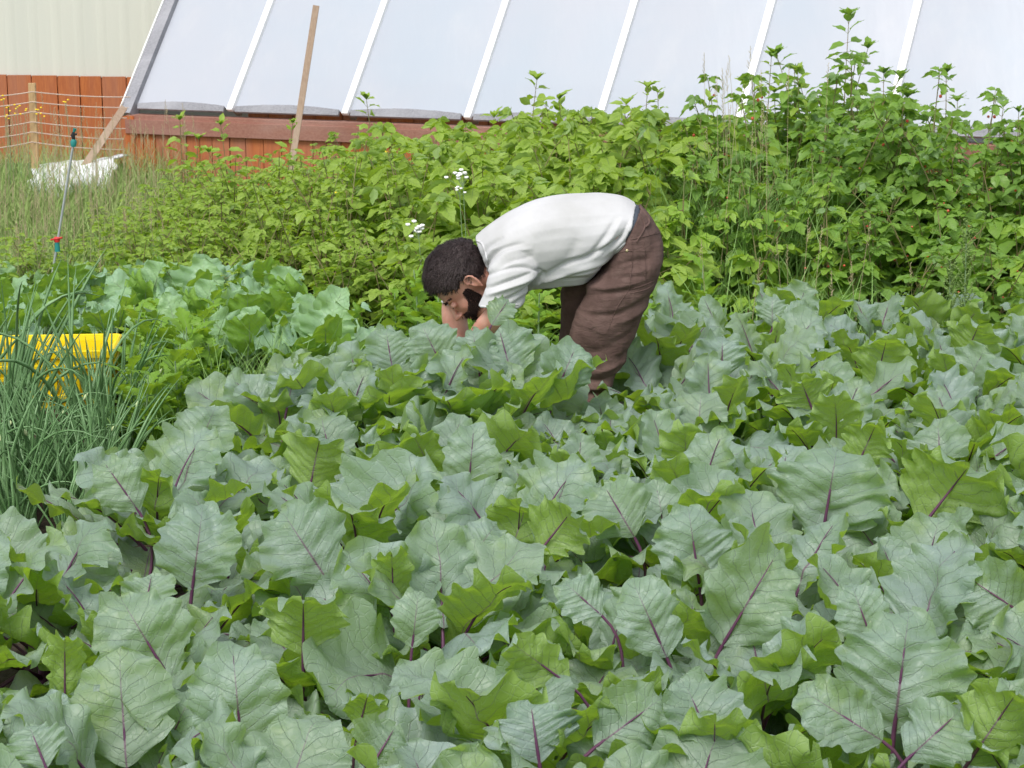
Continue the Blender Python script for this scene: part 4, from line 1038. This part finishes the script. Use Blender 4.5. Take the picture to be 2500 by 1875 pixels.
body = remesh(b, 'body', M['skin'], .0045, 8, head_fn); body.parent = man
# hair cap
b = MB(); nu_, nv_ = 90, 60; r = np.random.default_rng(3); V = []; 
def hair_rad(d):
    """thickness of hair in head direction d (local unit vector); <0: none"""
    x_, y_, z_ = d
    line = np.interp(x_, [-1, -.55, -.2, -.05, .12, .3, .55, .75, .92, 1.0], [-.80, -.70, -.42, -.08, .02, -.10, .14, .44, .50, .54])
    return z_ - line
vis = []
for i in range(nv_):
    for j in range(nu_):
        t, p = math.pi * i / (nv_ - 1), 2 * math.pi * j / nu_
        d = np.array([math.sin(t) * math.cos(p), math.sin(t) * math.sin(p), math.cos(t)])
        k_ = hair_rad(d); th = .024 * np.clip(k_ / .35, 0, 1) ** .6 + (-.012 if k_ < 0 else 0)
        if d[0] < -.2 and d[2] < .1: th *= .55
        th += (.004 * noise.noise(Vector(d * 6)) + .003 * noise.noise(Vector(d * 15))) * (k_ > 0)
        base = np.array([-.008, 0, .025]) + d * np.array([.100, .077, .092])
        if d[2] < -.25 and d[0] < 0: base = base + np.array([.012, 0, .0])
        V.append(hp(base + d * (th + .002))); vis.append(k_ > -.06)
fc = [[i * nu_ + j, (i + 1) * nu_ + j, (i + 1) * nu_ + (j + 1) % nu_, i * nu_ + (j + 1) % nu_] for i in range(nv_ - 1) for j in range(nu_)]
fc = [f for f in fc if all(vis[q] for q in f)]; b.add(V, fc)
vn = np.array(V); cen = hp((-.008, 0, .02)); rH = np.random.default_rng(8)
for q in range(5200):
    f = fc[rH.integers(len(fc))]; w_ = rH.dirichlet([1, 1, 1, 1]); p = (vn[f] * w_[:, None]).sum(0); d = unit(p - cen)
    flow = unit(hf * .9 - hu * .25 + rH.normal(0, .35, 3)); flow = unit(flow - d * (flow @ d)); L_ = rH.uniform(.012, .026)
    sd_ = unit(np.cross(d, flow)) * .0011
    tip = p + flow * L_ + d * rH.uniform(.001, .007); mid_ = p + flow * L_ * .5 + d * .005
    b.add([p - sd_, p + sd_, mid_ + sd_ * .8, mid_ - sd_ * .8, tip], [[0, 1, 2, 3]]); b.f.append(np.array([[3, 2, 4]]) + b.n - 5); b.m.append(np.zeros(1, np.int32))
o = b.build('hair', M['hair'], man)
# beard, moustache, eyebrows
bb = MB(); tb = BVHTree.FromPolygons([v.co.copy() for v in body.data.vertices], [tuple(p.vertices) for p in body.data.polygons]); rB = np.random.default_rng(4)
cnt = 0
while cnt < 9000:
    th = rB.uniform(-1.75, 1.75); zz = rB.uniform(-.128, .0)
    dirl = np.array([math.cos(th), math.sin(th), 0]); o_ = np.array([.02, 0, zz]); 
    lim = np.interp(abs(th), [0, .3, .7, 1.1, 1.5, 1.75], [-.046, -.046, -.046, -.030, .012, -.012])
    if zz > lim: continue
    if abs(th) < .22 and -.079 < zz < -.062: continue
    hit = tb.ray_cast(Vector(hp(o_ + dirl * .16)), Vector(-(dirl @ HB)))
    if hit[0] is None: continue
    p = np.array(hit[0]); nn = np.array(hit[1]); cnt += 1
    if nn @ (dirl @ HB) < 0: nn = -nn
    fl = unit(-hu * .7 + nn * .5 + hf * .35 + rB.normal(0, .3, 3)); L_ = rB.uniform(.008, .022); sd_ = unit(np.cross(fl, rB.normal(0, 1, 3))) * .0014
    bb.add([p - sd_, p + sd_, p + fl * L_], [[0, 1, 2]])
bb.build('beard', M['beard'], man)
for sg in (-1, 1):
    eb = MB()
    for q in range(160):
        t = rB.uniform(0, 1); l_ = np.array([.105 - .02 * t ** 2, sg * (.012 + .04 * t), .020 + .006 * math.sin(3.1 * t) + rB.normal(0, .002)])
        hit = tb.ray_cast(Vector(hp(l_ + [.05, 0, 0])), Vector(-hf)); 
        if hit[0] is None: continue
        p = np.array(hit[0]); fl = unit(hl * sg + hu * .3 + hf * .25 + rB.normal(0, .25, 3)); sd_ = unit(np.cross(fl, hf)) * .001
        eb.add([p - sd_, p + sd_, p + fl * .011 + hf * .002], [[0, 1, 2]])
    eb.build('eyebrow', M['beard'], man)
    eb = MB(); ell(eb, (.083, sg * .033, .001), (.0125, .0135, .0115), HB, HO, HS, 16, 10); eb.build('eyelid', M['skin'], man)
    eb = MB(); ell(eb, (.0925, sg * .034, -.002), (.004, .009, .0022), HB, HO, HS, 12, 8); eb.build('eye', M['eye'], man)
# shirt
b = MB(); loft(b, TORSO, grow=.004)
NS = [(820, 400, 640, 560, .085, 7.63), (905, 520, 610, 610, .085, 7.58), (960, 620, 598, 700, .078, 7.555), (900, 740, 572, 790, .072, 7.545), (822, 868, 536, 876, .068, 7.545)]
loft(b, NS, sq=2.2)
FS = [(560, 560, 360, 640, .08, 7.93), (520, 700, 310, 720, .078, 7.96), (480, 800, 290, 800, .07, 7.985), (455, 868, 278, 848, .066, 7.99)]
loft(b, FS)
SHW = [([(600, 600), (720, 540), (870, 528), (990, 590)], .010, -.008), ([(600, 560), (690, 430), (840, 385)], .010, -.006), ([(615, 575), (740, 455), (900, 420)], .012, .006),
       ([(640, 560), (760, 490), (900, 470)], .010, -.006), ([(570, 520), (600, 440), (700, 360)], .010, -.005), ([(600, 540), (640, 450), (760, 390)], .009, .005),
       ([(985, 600), (860, 690), (640, 780)], .010, -.009), ([(970, 640), (850, 760), (740, 840)], .012, .008), ([(930, 600), (760, 660), (605, 720)], .010, .008), ([(900, 570), (740, 620), (600, 680)], .009, -.008),
       ([(880, 720), (760, 800), (650, 850)], .009, -.006), ([(700, 800), (620, 820), (560, 830)], .007, -.005),
       ([(1000, 610), (1150, 530), (1300, 478), (1450, 400), (1560, 320)], .014, -.010), ([(1010, 650), (1180, 590), (1350, 545), (1450, 500)], .016, .008),
       ([(900, 700), (1100, 668), (1300, 648)], .010, -.007), ([(920, 670), (1100, 628), (1370, 590)], .010, .007), ([(950, 728), (1150, 700), (1290, 690)], .008, .005), ([(1050, 640), (1200, 610), (1390, 560)], .008, -.006),
       ([(1290, 490), (1400, 350), (1480, 230)], .013, -.005), ([(1340, 480), (1450, 350), (1520, 240)], .012, .005), ([(1400, 470), (1500, 370), (1570, 250)], .011, -.007), ([(1450, 440), (1540, 350), (1600, 240)], .010, .006),
       ([(1500, 470), (1560, 400), (1600, 300)], .009, -.007), ([(1480, 500), (1500, 440), (1560, 370)], .008, .007), ([(1100, 560), (1180, 450), (1220, 350)], .03, -.004), ([(900, 330), (980, 260), (1100, 240)], .04, .004)]
def shirt_fn(co, no):
    d = strokes(co, [(a_, w * .75, m * 1.6) for a_, w, m in SHW]) + .0035 * nz(co, (7, 7, 12)) + .0015 * nz(co, (22, 18, 22), 4)
    return co + no * d[:, None]
o = remesh(b, 'shirt', M['shirt'], .004, 8, shirt_fn); o.parent = man; shirt_o = o
def bv(o): return BVHTree.FromPolygons([v.co.copy() for v in o.data.vertices], [tuple(p.vertices) for p in o.data.polygons])
def seam(tree, pl, rad, mb, lift=.0):
    q = cat([(a_, b_, 0) for a_, b_ in pl], 8); pts = []
    for a_, b_, _ in q:
        d = ray(980 + .3497 * a_, 440 + .3497 * b_); h = tree.ray_cast(Vector(EYE), Vector(unit(d)))
        if h[0] is not None: pts.append(np.array(h[0]) - unit(d) * lift)
    if len(pts) > 2: mb.tube(pts, rad, 5)
b = MB(); ts_ = bv(shirt_o)
for nm_, pl, rd in (('collar', [(500, 418), (560, 440), (590, 520), (605, 600), (600, 680)], .005), ('sleeve_hem', [(535, 880), (640, 886), (740, 882), (815, 866)], .0045),
                    ('shirt_hem', [(1632, 175), (1636, 290), (1575, 420), (1500, 490)], .0035), ('sleeve_hem', [(280, 845), (330, 868), (395, 882)], .005)):
    b = MB(); seam(ts_, pl, rd, b)
    if b.n: b.build(nm_, M['shirt'], shirt_o)
# trousers
b = MB()
loft(b, [(1672, 168, 1500, 452, .168, 7.75), (1735, 240, 1440, 520, .176, 7.75), (1800, 345, 1370, 620, .18, 7.75), (1830, 470, 1330, 690, .175, 7.745), (1822, 590, 1330, 745, .15, 7.73)], grow=.0)
loft(b, [(1810, 420, 1400, 620, .10, 7.69), (1828, 560, 1300, 730, .112, 7.665), (1790, 690, 1280, 800, .11, 7.66), (1742, 800, 1232, 890, .108, 7.66), (1692, 925, 1190, 1010, .10, 7.66), (1640, 1070, 1163, 1135, .095, 7.66),
         (1585, 1200, 1215, 1260, .082, 7.655), (1528, 1330, 1275, 1375, .07, 7.65), (1455, 1440, 1225, 1505, .062, 7.65), (1400, 1550, 1190, 1600, .068, 7.65), (1350, 1700, 1150, 1720, .068, 7.65), (1330, 1800, 1150, 1810, .07, 7.65)])
loft(b, [(1700, 470, 1330, 640, .10, 7.82), (1520, 650, 1170, 690, .10, 7.86), (1450, 760, 1118, 760, .10, 7.87), (1400, 880, 1112, 880, .098, 7.87), (1350, 1010, 1108, 1030, .09, 7.87), (1300, 1170, 1092, 1180, .085, 7.87),
         (1280, 1400, 1090, 1400, .075, 7.87), (1260, 1740, 1090, 1745, .07, 7.87)])
PW = [([(1400, 600), (1560, 520), (1720, 500)], .010, -.007), ([(1330, 665), (1500, 620), (1690, 612)], .011, -.010), ([(1300, 705), (1450, 690), (1650, 650)], .009, .008), ([(1350, 740), (1480, 720), (1620, 700)], .009, -.007),
      ([(1730, 760), (1500, 865), (1270, 885)], .014, -.012), ([(1740, 800), (1600, 900), (1480, 930)], .014, .010), ([(1700, 900), (1560, 1030), (1400, 1100)], .016, -.007), ([(1300, 930), (1400, 980), (1560, 940)], .02, .006), ([(1230, 1080), (1330, 1130), (1500, 1100)], .02, -.006),
      ([(1640, 1060), (1560, 1160), (1480, 1180)], .012, -.007), ([(1330, 1285), (1440, 1250), (1560, 1215)], .013, .012), ([(1290, 1340), (1420, 1330), (1540, 1300)], .012, -.014), ([(1260, 1400), (1400, 1385), (1500, 1370)], .011, .010),
      ([(1240, 1450), (1350, 1420), (1480, 1430)], .010, -.013), ([(1210, 1530), (1330, 1470), (1430, 1460)], .010, .012), ([(1220, 1570), (1330, 1530), (1400, 1520)], .009, -.010), ([(1560, 1100), (1500, 1250), (1380, 1330)], .012, -.006),
      ([(1250, 900), (1300, 780), (1420, 640)], .014, -.006), ([(1690, 430), (1700, 560), (1695, 700)], .006, -.004), ([(1590, 420), (1600, 600), (1585, 760)], .006, -.004)]
def pants_fn(co, no):
    far = co[:, 1] > 7.78; d = strokes(co, [(a_, w * .9, m * .85) for a_, w, m in PW], 7.79) + .005 * nz(co, (9, 9, 13)) + .0025 * nz(co, (24, 24, 34), 4)
    return co + no * d[:, None]
tro = remesh(b, 'trousers', M['pants'], .005, 6, pants_fn); tro.parent = man; tt_ = bv(tro)
b = MB()
for pl in ([(1690, 425), (1702, 560), (1700, 705)], [(1600, 415), (1690, 395), (1800, 368)], [(1612, 425), (1612, 560), (1590, 760)], [(1590, 765), (1690, 735), (1765, 700)], [(1600, 790), (1700, 765), (1760, 730)], [(1440, 560), (1530, 505), (1612, 490)],
           [(1590, 760), (1500, 900), (1440, 1050)]): b = MB(); seam(tt_, pl, .0022, b); b.build('seam', M['pants'], tro)
b = MB(); seam(tt_, [(1668, 190), (1730, 285), (1700, 330)], .006, b, -.001); b.build('waistband', M['pants'], tro); b = MB(); seam(tt_, [(1655, 235), (1700, 320), (1640, 430)], .004, b); b.build('belt_edge', M['pants'], tro)
h = tt_.ray_cast(Vector(EYE), Vector(unit(ray(980 + .3497 * 1575, 440 + .3497 * 492)))); b = MB()
if h[0] is not None: ell(b, np.array(h[0]), (.006, .004, .006)); b.build('rivet', simple('brass', (.5, .42, .25), None, 5, .4, metal=.6), man)
b = MB(); loft(b, [(1610, 160, 1500, 470, .17, 7.75), (1655, 172, 1490, 480, .17, 7.75), (1690, 215, 1490, 490, .168, 7.75)], grow=-.002); o = remesh(b, 'undershorts', M['shorts'], .006, 2); o.parent = man
for (zx, zy, Yb) in ((1240, 1850, 7.65), (1180, 1790, 7.87)):
    q = Z(zx, zy, Yb); q[2] = 0; b = MB()
    limb(b, [q + (.04, 0, .20), q + (.04, 0, .09), q + (.03, 0, .055)], [.052, .052, .05]); limb(b, [q + (.07, 0, .04), q + (-.03, 0, .045), q + (-.14, 0, .035), q + (-.19, 0, .03)], [.042, .046, .045, .034])
    b.box(q + (-.06, 0, .008), (.29, .095, .02)); o = remesh(b, 'boot', M['boot'], .007, 3); o.parent = man

# prototypes that were never placed
for pr in PROTO + FARP + ON + BL + BM_ + BR + BP + WD:
    if pr.name not in used:
        for ch in list(pr.children): bpy.data.objects.remove(ch)
        bpy.data.objects.remove(pr)
